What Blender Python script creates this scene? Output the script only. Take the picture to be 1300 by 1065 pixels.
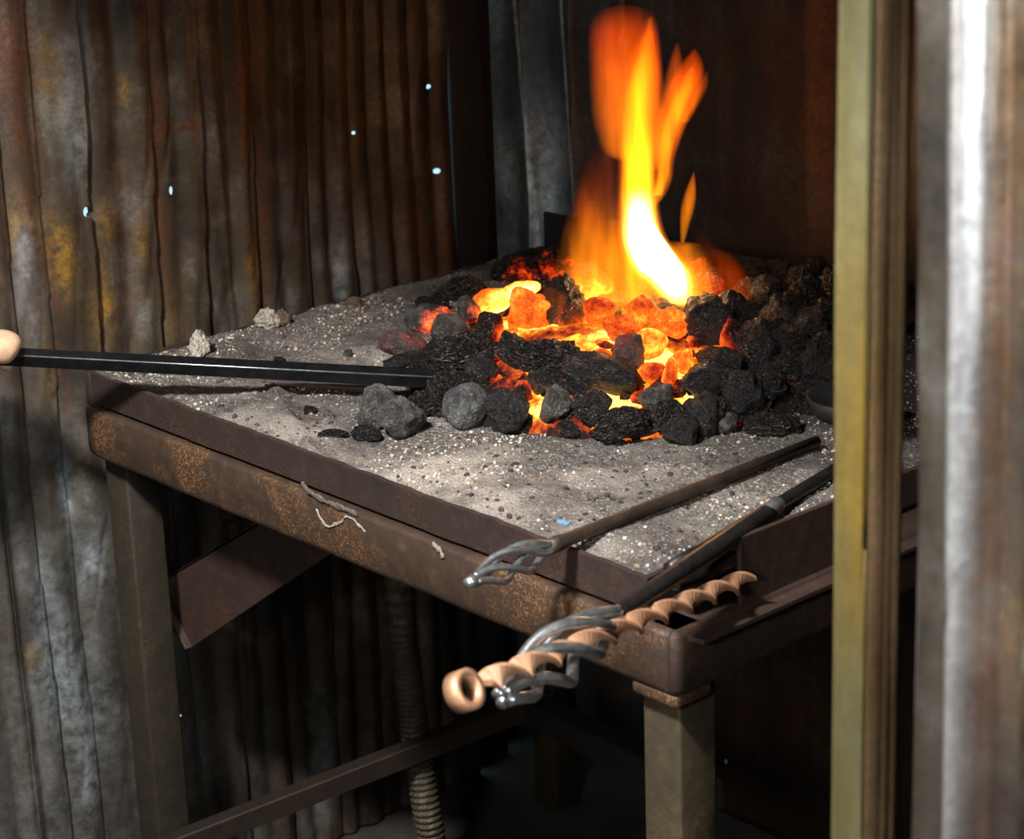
import bpy, bmesh, math, random
import numpy as np
from mathutils import Vector, noise, Matrix
random.seed(7)
rng = np.random.default_rng(7)
for o in list(bpy.data.objects):
    bpy.data.objects.remove(o)
S = bpy.context.scene
COL = S.collection

# ------------------------------------------------------------------ camera
FPX, YAW, PITCH, ROLL = 2881.24, .8384, .3120, -.0359
PPX, PPY = 650.0, 487.5
dv = np.array([-math.sin(YAW)*math.cos(PITCH), math.cos(YAW)*math.cos(PITCH), -math.sin(PITCH)])
rv = np.array([math.cos(YAW), math.sin(YAW), 0.0])
uv = np.cross(rv, dv)
RV = math.cos(ROLL)*rv + math.sin(ROLL)*uv
UV = -math.sin(ROLL)*rv + math.cos(ROLL)*uv
CAMP = np.array([2.558, -1.530, 1.848])
cam = bpy.data.cameras.new('camera')
co = bpy.data.objects.new('camera', cam); COL.objects.link(co)
M = Matrix(((RV[0], UV[0], -dv[0], CAMP[0]), (RV[1], UV[1], -dv[1], CAMP[1]), (RV[2], UV[2], -dv[2], CAMP[2]), (0, 0, 0, 1)))
co.matrix_world = M
cam.sensor_width = 36; cam.sensor_fit = 'HORIZONTAL'
cam.lens = FPX/1300*36
cam.shift_x = 0.0; cam.shift_y = -(532.5-PPY)/1300
cam.clip_start = .05
cam.dof.use_dof = True; cam.dof.focus_distance = 2.78; cam.dof.aperture_fstop = 8.0
S.camera = co

# ------------------------------------------------------------------ world, light, exposure
w = bpy.data.worlds.new('world'); S.world = w; w.use_nodes = True
w.node_tree.nodes['Background'].inputs[0].default_value = (.50, .80, 1.0, 1)
w.node_tree.nodes['Background'].inputs[1].default_value = 1.15

def area(name, loc, target, sx, sy, power, col):
    l = bpy.data.lights.new(name, 'AREA'); l.shape = 'RECTANGLE'; l.size = sx; l.size_y = sy
    l.energy = power; l.color = col
    o = bpy.data.objects.new(name, l); COL.objects.link(o); o.location = loc
    o.rotation_euler = (Vector(target)-Vector(loc)).to_track_quat('-Z', 'Y').to_euler()
    return o
area('daylight_opening', (1.20, -1.32, 2.62), (.55, .25, .95), .24, .20, 130, (1.0, .965, .93))
area('doorway_light', (3.35, -.85, 1.75), (1.6, -.35, 1.25), .5, .9, 44, (.92, .96, 1.0))
area('post_fill_light', (2.22, -2.15, 1.95), (1.72, -.32, 1.30), .35, .35, 6, (1.0, .93, .84)).data.spread = math.radians(60)  # added fill lamp, narrow spread, to brighten the post and right sheet

S.view_settings.view_transform = 'Standard'; S.view_settings.look = 'None'
S.view_settings.exposure = 0.0; S.view_settings.gamma = 1.0
S.view_settings.use_curve_mapping = False

# ------------------------------------------------------------------ helpers
def ray(x, y): return dv + RV*(x-PPX)/FPX - UV*(y-PPY)/FPX
def at(x, y, ax, v):
    q = ray(x, y); return Vector(CAMP + q*(v-CAMP[ax])/q[ax])
def dep(x, y, z): return Vector(CAMP + ray(x, y)*z)
def depth_of(p): return float((np.array(p)-CAMP) @ dv)

def obj(name, bm, mat, parent=None, smooth=True, label=None, cat=None, group=None, kind=None, loc=None):
    if isinstance(bm, bpy.types.Mesh): me = bm
    else:
        me = bpy.data.meshes.new(name); bmesh.ops.recalc_face_normals(bm, faces=bm.faces[:])
        bm.to_mesh(me); bm.free()
        if smooth: me.polygons.foreach_set('use_smooth', [True]*len(me.polygons))
        if mat: me.materials.append(mat)
    o = bpy.data.objects.new(name, me); COL.objects.link(o)
    if loc is not None: o.location = loc
    if parent:
        o.parent = parent
        o.matrix_parent_inverse = parent.matrix_basis.inverted() if loc is None else Matrix()
    tag(o, label, cat, group, kind); return o
def tag(o, label=None, cat=None, group=None, kind=None):
    for k, v in (('label', label), ('category', cat), ('group', group), ('kind', kind)):
        if v: o[k] = v
def thing(name, loc, label, cat, group=None):
    o = bpy.data.objects.new(name, None); COL.objects.link(o); o.location = loc; o.empty_display_size = .05
    tag(o, label, cat, group); return o

def box(bm, lo, hi, bev=0.0, seg=2):
    g = bmesh.ops.create_cube(bm, size=1.0)
    for v in g['verts']:
        v.co = Vector([(lo[i]+hi[i])/2 + v.co[i]*(hi[i]-lo[i]) for i in range(3)])
    if bev:
        es = list({e for v in g['verts'] for e in v.link_edges})
        bmesh.ops.bevel(bm, geom=es, offset=bev, segments=seg, affect='EDGES', profile=.5)
def hexa(bm, a, b, bev=0.0):
    """prism between two 4-point loops"""
    A = [bm.verts.new(p) for p in a]; B = [bm.verts.new(p) for p in b]
    fs = [bm.faces.new(A), bm.faces.new(B[::-1])]
    for i in range(4): fs.append(bm.faces.new((A[i], B[i], B[(i+1) % 4], A[(i+1) % 4])))
    if bev:
        es = list({e for v in A+B for e in v.link_edges})
        bmesh.ops.bevel(bm, geom=es, offset=bev, segments=2, affect='EDGES', profile=.5)
def frames(pts):
    T = []
    for i in range(len(pts)):
        t = (pts[min(i+1, len(pts)-1)]-pts[max(i-1, 0)]).normalized(); T.append(t)
    up = Vector((0, 0, 1))
    if abs(T[0].dot(up)) > .9: up = Vector((1, 0, 0))
    n = (up - T[0]*up.dot(T[0])).normalized(); out = []
    for t in T:
        n = (n - t*n.dot(t)).normalized(); out.append((t, n, t.cross(n)))
    return out
def tube(bm, pts, rad, n=12, cap=True, flat=None, twist=None):
    """round tube; flat=(a,b) makes a rectangular strap section with twist angles"""
    pts = [Vector(p) for p in pts]; fr = frames(pts); rings = []
    for i, p in enumerate(pts):
        r = rad[i] if isinstance(rad, (list, tuple)) else rad
        t, nn, bb = fr[i]
        ring = []
        tw = twist[i] if twist else 0
        if flat:
            a, b = flat; k = .8
            prof = [(a, b*k), (a*.9, b), (-a*.9, b), (-a, b*k), (-a, -b*k), (-a*.9, -b), (a*.9, -b), (a, -b*k)]
        else:
            prof = [(math.cos(2*math.pi*j/n)*r, math.sin(2*math.pi*j/n)*r) for j in range(n)]
        c, s = math.cos(tw), math.sin(tw)
        for x, y in prof:
            ring.append(bm.verts.new(p + nn*(x*c-y*s) + bb*(x*s+y*c)))
        rings.append(ring)
    for a, b in zip(rings, rings[1:]):
        m = len(a)
        for j in range(m): bm.faces.new((a[j], a[(j+1) % m], b[(j+1) % m], b[j]))
    if cap:
        bm.faces.new(rings[0][::-1]); bm.faces.new(rings[-1])
    return rings
def cr(P, n):
    """catmull-rom through tuples"""
    P = [np.array(p, float) for p in P]; Q = [2*P[0]-P[1]] + P + [2*P[-1]-P[-2]]; out = []
    for i in range(1, len(Q)-2):
        for k in range(n):
            t = k/n; a, b, c, d = Q[i-1:i+3]
            out.append(.5*((2*b)+(-a+c)*t+(2*a-5*b+4*c-d)*t*t+(-a+3*b-3*c+d)*t**3))
    out.append(P[-1]); return out
def nz(x, y, z, o=3): return noise.fractal(Vector((x, y, z)), 1.0, 2.0, o)

# ------------------------------------------------------------------ materials
def set_ramp(e, stops):
    val = lambda c: (c, c, c, 1) if isinstance(c, (int, float)) else (*c, 1)
    e[0].position = stops[0][0]; e[0].color = val(stops[0][1])
    e[1].position = stops[-1][0]; e[1].color = val(stops[-1][1])
    for p, c in stops[1:-1]: e.new(p).color = val(c)
class NT:
    def __init__(s, name):
        s.m = bpy.data.materials.new(name); s.m.use_nodes = True
        s.t = s.m.node_tree; s.n = s.t.nodes; s.l = s.t.links
        s.b = s.n['Principled BSDF']; s.out = s.n['Material Output']
        s.tc = s.n.new('ShaderNodeTexCoord')
    def link(s, a, b): s.l.new(a, b)
    def mapping(s, scale, src='Object'):
        m = s.n.new('ShaderNodeMapping'); m.inputs['Scale'].default_value = scale
        s.link(s.tc.outputs[src], m.inputs[0]); return m.outputs[0]
    def noise(s, scale, detail=4, rough=.6, vec=None, dist=0):
        n = s.n.new('ShaderNodeTexNoise'); n.inputs['Scale'].default_value = scale
        n.inputs['Detail'].default_value = detail; n.inputs['Roughness'].default_value = rough
        n.inputs['Distortion'].default_value = dist
        s.link(vec if vec is not None else s.tc.outputs['Object'], n.inputs['Vector']); return n.outputs['Fac']
    def voro(s, scale, vec=None, feat='F1', out='Distance'):
        n = s.n.new('ShaderNodeTexVoronoi'); n.inputs['Scale'].default_value = scale; n.feature = feat
        s.link(vec if vec is not None else s.tc.outputs['Object'], n.inputs['Vector']); return n.outputs[out]
    def ramp(s, fac, stops, interp='LINEAR'):
        r = s.n.new('ShaderNodeValToRGB'); e = r.color_ramp.elements; r.color_ramp.interpolation = interp
        set_ramp(e, stops)
        s.link(fac, r.inputs[0]); return r.outputs[0]
    def mix(s, fac, a, b, mode='MIX'):
        m = s.n.new('ShaderNodeMix'); m.data_type = 'RGBA'; m.blend_type = mode
        for v, i in ((fac, 0), (a, 6), (b, 7)):
            if isinstance(v, (int, float)): m.inputs[i].default_value = v
            elif isinstance(v, tuple): m.inputs[i].default_value = (*v, 1)
            else: s.link(v, m.inputs[i])
        return m.outputs[2]
    def math(s, op, a, b=0.0, c=None, clamp=False):
        m = s.n.new('ShaderNodeMath'); m.operation = op; m.use_clamp = clamp
        for i, v in enumerate((a, b, c)):
            if v is None: continue
            if isinstance(v, (int, float)): m.inputs[i].default_value = v
            else: s.link(v, m.inputs[i])
        return m.outputs[0]
    def bump(s, h, strength=.5, dist=.002, prev=None):
        b = s.n.new('ShaderNodeBump'); b.inputs['Strength'].default_value = strength; b.inputs['Distance'].default_value = dist
        s.link(h, b.inputs['Height'])
        if prev is not None: s.link(prev, b.inputs['Normal'])
        return b.outputs[0]
    def fin(s, col=None, rough=None, metal=None, nrm=None, spec=None):
        for v, k in ((col, 'Base Color'), (rough, 'Roughness'), (metal, 'Metallic'), (nrm, 'Normal'), (spec, 'Specular IOR Level')):
            if v is None: continue
            if isinstance(v, (int, float)): s.b.inputs[k].default_value = v
            elif isinstance(v, tuple): s.b.inputs[k].default_value = (*v, 1)
            else: s.link(v, s.b.inputs[k])
        return s.m

def mat_sheet(name, metal=.35, bright=1.0, rough=.5, streaky=.8, zc=((.10, .115, .115), (.42, .46, .47))):
    m = NT(name)
    at_ = m.n.new('ShaderNodeAttribute'); at_.attribute_name = 'stain'
    sep = m.n.new('ShaderNodeSeparateColor'); m.link(at_.outputs['Color'], sep.inputs[0])
    R, G, B = sep.outputs[0], sep.outputs[1], sep.outputs[2]
    streak = m.noise(1.0, 6, .65, m.mapping((30, 30, 2.5)))
    blot = m.noise(9, 6, .7)
    fine = m.noise(140, 5, .75)
    grey = m.ramp(blot, [(.36, tuple(c*bright for c in (.030, .026, .020))), (.5, tuple(c*bright for c in (.115, .092, .060))), (.64, tuple(c*bright for c in (.24, .23, .205)))])
    c = m.mix(m.ramp(streak, [(.42, 0.0), (.62, streaky)]), grey, tuple(x*bright for x in (.085, .055, .032)))
    c = m.mix(m.ramp(fine, [(.40, .50), (.62, 0.0)]), c, tuple(x*bright for x in (.05, .042, .035)))
    yel = m.ramp(fine, [(.3, (.22, .10, .015)), (.65, (.46, .26, .03))])
    c = m.mix(m.math('MULTIPLY', R, m.ramp(m.noise(60, 5, .7), [(.38, .1), (.55, 1.0)])), c, yel)
    rst = m.ramp(fine, [(.3, (.045, .016, .008)), (.7, (.17, .055, .02))])
    c = m.mix(m.math('MULTIPLY', G, m.ramp(m.noise(40, 5, .7), [(.35, .25), (.6, 1.0)])), c, rst)
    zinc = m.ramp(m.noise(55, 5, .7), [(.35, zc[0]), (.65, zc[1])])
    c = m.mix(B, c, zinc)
    sa_ = m.n.new('ShaderNodeAttribute'); sa_.attribute_name = 'blacking'
    c = m.mix(m.math('MULTIPLY', sa_.outputs['Color'], m.ramp(blot, [(.3, 1.0), (.7, .7)])), c, (.012, .009, .007))
    r = m.ramp(fine, [(.3, rough+.12), (.7, rough-.1)])
    nr = m.bump(fine, .35, .0012, m.bump(m.noise(22, 3, .5, m.mapping((1, 1, .35))), .5, .006))
    sp_ = m.math('SUBTRACT', .5, m.math('MULTIPLY', sa_.outputs['Color'], .48))
    return m.fin(c, r, m.math('MULTIPLY', sp_, metal*2), nr, sp_)

def mat_rust(name, base=(.055, .036, .028), spot=(.30, .14, .035), amt=.6, rough=.6, metal=.25, patch=6):
    m = NT(name)
    a = m.noise(patch, 5, .7); f = m.noise(330, 5, .85); g = m.noise(40, 5, .7)
    c = m.ramp(g, [(.3, tuple(x*.55 for x in base)), (.55, base), (.75, tuple(x*1.7 for x in base))])
    k = m.math('MULTIPLY', m.ramp(a, [(.45, 0.0), (.61, 1.0)]), m.ramp(f, [(.52, 0.0), (.60, amt)]))
    c = m.mix(k, c, spot)
    return m.fin(c, m.ramp(g, [(.3, rough+.1), (.7, rough-.12)]), metal, m.bump(f, .35, .0008, m.bump(g, .4, .003)))

def mat_plain(name, col, rough, metal=0., bumpscale=80, bs=.3, bd=.001, var=.35, spec=.5):
    m = NT(name); g = m.noise(bumpscale, 4, .7)
    c = m.ramp(g, [(.3, tuple(x*(1-var) for x in col)), (.7, tuple(x*(1+var) for x in col))])
    return m.fin(c, rough, metal, m.bump(g, bs, bd), spec)

def mat_coal(name, tint=(.005, .0045, .005), hi=(.020, .017, .016), rough=.34, porous=.8, ash=.0, ashcol=(.30, .29, .27), clink=None, crackle=1.3, fcr=.5, spec=.45):
    m = NT(name)
    g = m.noise(1.7, 8, .72); p = m.voro(5.5); f = m.noise(11, 4, .75)
    c = m.ramp(g, [(.35, tint), (.72, hi)])
    if ash > 0: c = m.mix(m.ramp(m.noise(1.3, 6, .8), [(.62-.35*ash, 0.0), (.78-.30*ash, 1.0)]), c, ashcol)
    if clink: c = m.mix(m.ramp(m.noise(1.2, 4, .7), [(.48, 0.0), (.58, .9)]), c, clink)
    fl = m.n.new('ShaderNodeSeparateColor'); m.link(m.voro(20, out='Color'), fl.inputs[0])
    c = m.mix(m.math('MULTIPLY', m.ramp(fl.outputs[0], [(.90, 0.0), (.93, .8 if porous > .6 else .35)]), m.ramp(g, [(.4, .1), (.6, 1.0)])), c, (.30, .27, .24))  # pale flecks coloured in for specular sparkle
    h = m.math('ADD', g, m.math('MULTIPLY', p, .5*porous))
    h = m.math('ADD', h, m.math('MULTIPLY', f, .25))
    n = m.bump(h, 1.0, .009*porous+.004)
    # incandescence: object colour r = heat, g = how much hotter the side towards the fire's heart is
    oi = m.n.new('ShaderNodeObjectInfo'); sep = m.n.new('ShaderNodeSeparateColor'); m.link(oi.outputs['Color'], sep.inputs[0])
    geo = m.n.new('ShaderNodeNewGeometry')
    def vm(op, a, b):
        v = m.n.new('ShaderNodeVectorMath'); v.operation = op
        for i, q in enumerate((a, b)):
            if isinstance(q, tuple): v.inputs[i].default_value = q
            elif q is not None: m.link(q, v.inputs[i])
        return v
    rel = vm('NORMALIZE', vm('SUBTRACT', geo.outputs['Position'], oi.outputs['Location']).outputs[0], None)
    to = vm('NORMALIZE', vm('SUBTRACT', HOT, oi.outputs['Location']).outputs[0], None)
    dt = vm('DOT_PRODUCT', rel.outputs[0], to.outputs[0]).outputs['Value']
    heat = m.math('ADD', sep.outputs[0], m.math('MULTIPLY', dt, sep.outputs[1]))
    heat = m.math('ADD', heat, m.math('MULTIPLY', m.math('SUBTRACT', m.noise(1.5, 5, .7), .5), crackle))
    heat = m.math('SUBTRACT', heat, m.math('MULTIPLY', m.math('SUBTRACT', f, .5), fcr), clamp=True)
    emc = m.ramp(heat, [(.26, (0, 0, 0)), (.36, (.5, .012, .001)), (.50, (1.0, .06, .003)), (.66, (1.0, .19, .010)), (.82, (1.0, .42, .04)), (1.0, (1.0, .70, .20))])
    ems = m.ramp(heat, [(.26, 0.0), (.45, .09), (.66, .22), (1.0, .8)])
    m.link(emc, m.b.inputs['Emission Color']); m.link(m.math('MULTIPLY', ems, 5.5), m.b.inputs['Emission Strength'])
    return m.fin(c, m.ramp(m.noise(14, 3, .7), [(.40, .16), (.60, rough+.35)]), 0., n, spec)

H = .95                       # hearth surface height
HOT = (.555, .43, H+.0)       # heart of the fire
M_wall = mat_sheet('weathered_corrugated_iron', .35, .78)
M_back = mat_sheet('sooty_galvanised_sheet', .4, .26, .45, .8, ((.24, .19, .145), (.74, .69, .62)))
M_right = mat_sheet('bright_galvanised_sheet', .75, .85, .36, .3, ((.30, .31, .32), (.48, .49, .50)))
M_tray = mat_rust('tray_steel', (.036, .024, .021), (.20, .08, .025), .4)
M_beam = mat_rust('rusty_channel_steel', (.046, .027, .018), (.46, .22, .05), .85, .6, .2, 5)
M_leg = mat_rust('leg_steel', (.034, .027, .018), (.20, .11, .04), .45)
M_dark = mat_plain('blackened_steel', (.006, .005, .0045), .7, .1)
M_side = mat_rust('brace_steel', (.022, .014, .010), (.08, .04, .02), .3)
M_plate = mat_rust('brown_plate_steel', (.045, .026, .020), (.16, .07, .03), .4)
M_coal = mat_coal('coal_black')
M_coke = mat_coal('coke_rough', (.004, .0035, .004), (.026, .022, .020), .28, 1.5)
M_smooth = mat_coal('coal_shiny', (.004, .0035, .004), (.017, .015, .016), .24, .5)
M_ashy = mat_coal('coal_ash_coated', (.02, .018, .017), (.075, .068, .06), .7, .7, .45, (.13, .125, .12))
M_greyrock = mat_coal('coal_grey', (.03, .031, .033), (.10, .103, .106), .6, .7, .25, (.20, .21, .21))
M_hot = mat_coal('coal_burning', (.010, .007, .006), (.03, .018, .013), .8, .8, .1, (.05, .04, .03), None, .62, .25, .12)
M_red = mat_coal('clinker_red', (.04, .028, .028), (.13, .10, .095), .55, .7, .25, (.26, .24, .24), (.22, .035, .025))
M_white = mat_coal('clinker_white', (.05, .04, .025), (.55, .50, .38), .7, .9, .75, (.72, .68, .56))
M_brownclink = mat_coal('clinker_brown', (.07, .045, .03), (.30, .24, .19), .6, 1.2, .4, (.55, .52, .47), (.28, .11, .045))

M_bright = mat_plain('worn_bright_steel', (.50, .52, .53), .28, .9, 90, .35, .001, .4)
# ------------------------------------------------------------------ corrugated walls
def vattr(me, name, vals):
    a = me.color_attributes.new(name, 'FLOAT_COLOR', 'POINT')
    a.data.foreach_set('color', np.array([(v, v, v, 1) for v in vals], dtype=np.float32).ravel())
def corrugated(name, u0, u1, z0, z1, du, dz, place, prof, stain, mat, holes=(), kind='structure', label=None, thick=True, smoke=None):
    nu, nzz = int((u1-u0)/du)+1, int((z1-z0)/dz)+1
    us = np.linspace(u0, u1, nu); zs = np.linspace(z0, z1, nzz)
    for (hu, hz, hr, asp) in holes:      # finer rows and columns around the nail holes
        us = np.append(us[abs(us-hu) > hr*1.6], np.linspace(hu-hr*1.6, hu+hr*1.6, 17))
        zs = np.append(zs[abs(zs-hz) > hr*asp*1.6], np.linspace(hz-hr*asp*1.6, hz+hr*asp*1.6, 17))
        us = np.sort(us); zs = np.sort(zs)
    nu, nzz = len(us), len(zs)
    vs = []; st = []
    for z in zs:
        for u in us:
            d = prof(u, z); vs.append(place(u, z, d)); st.append(stain(u, z))
    fs = []
    for j in range(nzz-1):
        for i in range(nu-1):
            cu, cz = (us[i]+us[i+1])/2, (zs[j]+zs[j+1])/2
            skip = False
            for (hu, hz, hr, asp) in holes:
                if ((cu-hu)/hr)**2 + ((cz-hz)/(hr*asp))**2 < 1: skip = True; break
            if skip: continue
            a = j*nu+i; fs.append((a, a+1, a+1+nu, a+nu))
    me = bpy.data.meshes.new(name); me.from_pydata(vs, [], fs); me.materials.append(mat)
    me.polygons.foreach_set('use_smooth', [True]*len(me.polygons))
    ca = me.color_attributes.new('stain', 'FLOAT_COLOR', 'POINT')
    ca.data.foreach_set('color', np.array([(a, b, c, 1) for a, b, c in st], dtype=np.float32).ravel())
    o = bpy.data.objects.new(name, me); COL.objects.link(o)
    if thick:
        s = o.modifiers.new('s', 'SOLIDIFY'); s.thickness = .0012; s.offset = 0
    if smoke:
        vattr(me, 'blacking', [smoke(u, z) for z in zs for u in us])
    tag(o, label, None, None, kind); return o

def blob(u, z, c, su, sz, amp=1.0):
    r = ((u-c[0])/su)**2 + ((z-c[1])/sz)**2
    return amp*math.exp(-r) if r < 9 else 0.0

# --- left wall, plane x = -.13, u = y
WX = -.13
def wy(px, py=300): p = at(px, py, 0, WX); return p.y
def wp(px, py): p = at(px, py, 0, WX); return (p.y, p.z)
troughs = [wy(p) for p in (-60, -24, 10, 57, 115, 160, 197, 228, 257, 292, 322, 355, 388, 415, 442, 470, 498, 525, 552, 578, 600)]
t0 = troughs[0]
while troughs[0] > -1.9: troughs.insert(0, troughs[0]-.068)
amps = [.30 + .75*random.random() for _ in troughs]
steps = {wy(10): .006, wy(57): .004, wy(115): .015, wy(197): .010, wy(257): .012, wy(322): .007, wy(388): .005, wy(442): .009, wy(525): .005}
def left_prof(y, z):
    yy = y + .010*nz(1.3*z, 3*y, 1.7, 2) + .006*math.sin(2.1*z+5*y)
    k = 0
    while k < len(troughs)-2 and troughs[k+1] < yy: k += 1
    t = (yy-troughs[k])/(troughs[k+1]-troughs[k]); t = min(max(t, 0), 1)
    d = .5-.5*math.cos(2*math.pi*t)
    d = d**.8 * .0125*amps[k]
    for sy, sa in steps.items():
        q = yy-sy
        if -.06 < q < 0: d += sa*(1+q/.06)**2
    d += .0045*nz(9*y, 4*z, 5.1, 3) + .010*nz(2.2*y, 1.6*z, 9.3, 2)
    cz_ = nz(12*y+.4*z, .8*z, 14.2, 2); d += .0022*max(0, 1-5*abs(cz_)) - .0018*max(0, 1-8*abs(nz(9*y-1.2*z, 1.6*z, 4.2, 3)))
    d -= .010*blob(y, z, DENT, .03, .05)
    return d
DENT = wp(108, 240)
ystain = [(wp(30, 285), .022, .05, 1), (wp(72, 322), .018, .05, 1), (wp(100, 160), .012, .06, .8), (wp(60, 100), .02, .05, .4),
          (wp(135, 285), .014, .03, .6), (wp(130, 370), .012, .05, .8), (wp(120, 400), .02, .05, .6), (wp(318, 350), .012, .06, .7), (wp(175, 300), .01, .03, .5),
          (wp(215, 410), .02, .05, .35), (wp(155, 115), .006, .02, .7), (wp(40, 830), .01, .02, .8), (wp(60, 480), .012, .08, .4), (wp(100, 590), .015, .03, .4)]
rstain = [(wp(222, 162), .030, .005, 1.6), (wp(205, 168), .008, .012, 1.6), (wp(22, 180), .022, .30, .7), (wp(22, 60), .02, .12, .6), (wp(188, 120), .010, .25, .9), (wp(192, 210), .008, .1, .9), (wp(330, 260), .008, .3, .8), (wp(62, 300), .006, .4, .6),
          (wp(300, 120), .01, .2, .7), (wp(562, 330), .03, .10, .8), (wp(520, 300), .03, .2, .6), (wp(275, 870), .012, .12, .9), (wp(310, 890), .01, .06, .8), (wp(360, 880), .01, .3, .6), (wp(240, 440), .008, .1, .6)]
zstain = [(wp(72, 850), .016, .07, 1), (wp(105, 930), .010, .09, 1), (wp(80, 620), .012, .10, .5), (wp(60, 760), .025, .06, .5), (wp(90, 120), .02, .08, .35), (wp(85, 180), .02, .05, .5),
          (wp(430, 330), .012, .10, .55), (wp(463, 330), .010, .10, .45), (wp(400, 960), .03, .1, .5), (wp(215, 640), .02, .12, .4), (wp(345, 200), .01, .1, .3), (wp(35, 350), .02, .1, .35), (wp(110, 700), .02, .15, .35), (wp(90, 900), .05, .12, .5)]
def left_stain(y, z):
    n = .55+1.1*max(0, .5+nz(14*y, 7*z, 2, 3))
    a = min(1, sum(blob(y, z, c, s, t, k) for c, s, t, k in ystain)*n)
    b = min(1, sum(blob(y, z, c, s, t, k) for c, s, t, k in rstain)*n + .35*max(0, nz(16*y, 1.2*z, 8, 3)))
    c_ = min(1, sum(blob(y, z, c, s, t, k) for c, s, t, k in zstain)*n*n + .15*max(0, (1.0-z)/.6)*max(0, min(1, 1.3-3*y)))
    return a, b, min(.95, c_)
lholes = [(*wp(108, 268), .0075, 1.1), (*wp(214, 241), .0034, 1.9), (*wp(446, 168), .0030, 1), (*wp(544, 110), .0048, .8), (*wp(554, 217), .0056, .8), (*wp(226, 907), .0022, 1)]
# finer strip where it is seen, coarser beyond
corrugated('wall_left', -1.9, wy(-40), 0, 2.9, .010, .04, lambda u, z, d: (WX+d, u, z), left_prof, left_stain, M_wall)
corrugated('wall_left', wy(-40), wy(577), 0, 2.16, .0030, .0072, lambda u, z, d: (WX+d, u, z), left_prof, left_stain, M_wall, lholes, smoke=lambda y, z: max(0, min(.6, .22+.9*nz(7*y, 3*z, 77, 4))))
corrugated('wall_left', wy(-40), wy(577), 2.16, 2.9, .006, .04, lambda u, z, d: (WX+d, u, z), left_prof, left_stain, M_wall)

# --- back wall, plane y = .97, u = x
BY = .965
def bx_(px, py=200): return at(px, py, 1, BY).x
bl = bx_(611)
ridges = [bx_(611), bx_(672), bx_(730), bx_(795), bx_(860)]
while ridges[-1] < 2.6: ridges.append(ridges[-1]+.085)
def back_prof(x, z):
    xx = x + .010*(z-1.3)*0 + .004*nz(2*z, x*2, 4, 2) + .028*(z-1.35)
    k = 0
    while k < len(ridges)-2 and ridges[k+1] < xx: k += 1
    t = min(max((xx-ridges[k])/(ridges[k+1]-ridges[k]), 0), 1)
    d = .018*(1-abs(math.sin(math.pi*t))**.55)
    if xx > ridges[3]: d *= .18
    return d + .003*nz(8*x, 4*z, 1.1, 3)
def bpz(px, py): p = at(px, py, 1, BY); return (p.x, p.z)
def back_stain_glint(x, z):
    n = .5+1.2*max(0, .5+nz(12*x, 6*z, 22, 3))
    b = min(1, .22*n + blob(x, z, bpz(1045, 90), .03, .3, .8))
    c_ = blob(x, z, bpz(700, 240), .05, .12, .4) + .16*blob(x, z, bpz(640, 200), .05, .8)*n  # zinc tone lightens the left part to stand for light on it
    a = .12*n*blob(x, z, bpz(640, 330), .05, .2, 1)
    for k, (t, b_) in enumerate(((655, 690), (716, 741))):
        for i in range(12):
            c_ += blob(x, z, bpz(t+(b_-t)*i/11, i*30), .0035, .03, (1.6, .6)[k])  # two leaning streaks painted in as glancing highlights
    return a, b, min(.9, c_*n)
corrugated('wall_back', bx_(607), 1.5, .0, 2.9, .004, .016, lambda u, z, d: (u, BY-d, z), back_prof, back_stain_glint, M_back,
           [(*bpz(922, 966), .0035, 1.2)])
# near-black post filling the dark gap between the two walls
bm = bmesh.new(); pl = at(577, 200, 0, WX); prr = at(612, 200, 1, BY)
box(bm, (at(561, 200, 1, .86).x, .86, 0), (at(594, 200, 1, .86).x, .92, 2.9), .004)
box(bm, (WX-.026, pl.y+.006, 0), (WX-.010, .858, 2.9), .003)
box(bm, (-.37, .972, 0), (-.27, .99, 2.9), .002); box(bm, (at(590, 200, 1, .92).x-.012, .915, 0), (at(590, 200, 1, .92).x, .974, 2.9), .002)  # hidden boards, like the plank above, added to block outside light
obj('trim_1', bm, mat_plain('near_black_timber', (.012, .012, .014), .7, 0, 20, .4, .004), kind='structure', label='near-black timber post filling the dark gap behind the hearth')

# --- foreground right sheet, plane y = -.38, u = x
RY = -.385
def rx(px, py=500): return at(px, py, 1, RY).x
r0 = rx(1160)
def rp(px, py): p = at(px, py, 1, RY); return (p.x, p.z)
pz = [(rx(1150), .000), (rx(1172), .001), (rx(1195), .003), (rx(1212), .006), (rx(1226), .018), (rx(1236), .024), (rx(1246), .018), (rx(1262), .005), (rx(1285), -.002), (rx(1305), .0), (rx(1330), .016)]
per = .094
def right_prof(x, z):
    xx = x + .030*0 + (.012*math.sin(1.5*(z-1.3)) if z > 0 else 0) - .010*max(0, z-1.45)*-1
    x0, x1 = pz[2][0], pz[2][0]+per
    if xx > x1: xx = x0 + (xx-x0) % per
    for (a, da), (b, db) in zip(pz, pz[1:]):
        if a <= xx <= b:
            t = (xx-a)/(b-a); t = t*t*(3-2*t); d = da+(db-da)*t; break
    else: d = 0
    return d + .0016*nz(10*x, 6*z, 31, 3) - .006*blob(x, z, DR, .02, .012)
DR = rp(1198, 755)
def right_stain_glint(x, z):
    n = .5+1.2*max(0, .5+nz(14*x, 7*z, 52, 3))
    a = .35*n*blob(x, z, rp(1285, 820), .02, .05) + .3*blob(x, z, rp(1290, 220), .01, .2)
    b = min(.8, blob(x, z, rp(1275, 350), .012, .8, .8)*n + .25*blob(x, z, rp(1215, 230), .002, .15))
    c_ = min(.95, .10*blob(x, z, rp(1195, 500), .024, 3) + .95*blob(x, z, (rp(1238, 500)[0]+.03*0, 1.3), .0075, 3) + .12*blob(x, z, rp(1285, 500), .02, 2)*n)  # crest band in brighter zinc is a painted highlight on the ridge
    return a, b, c_
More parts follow.
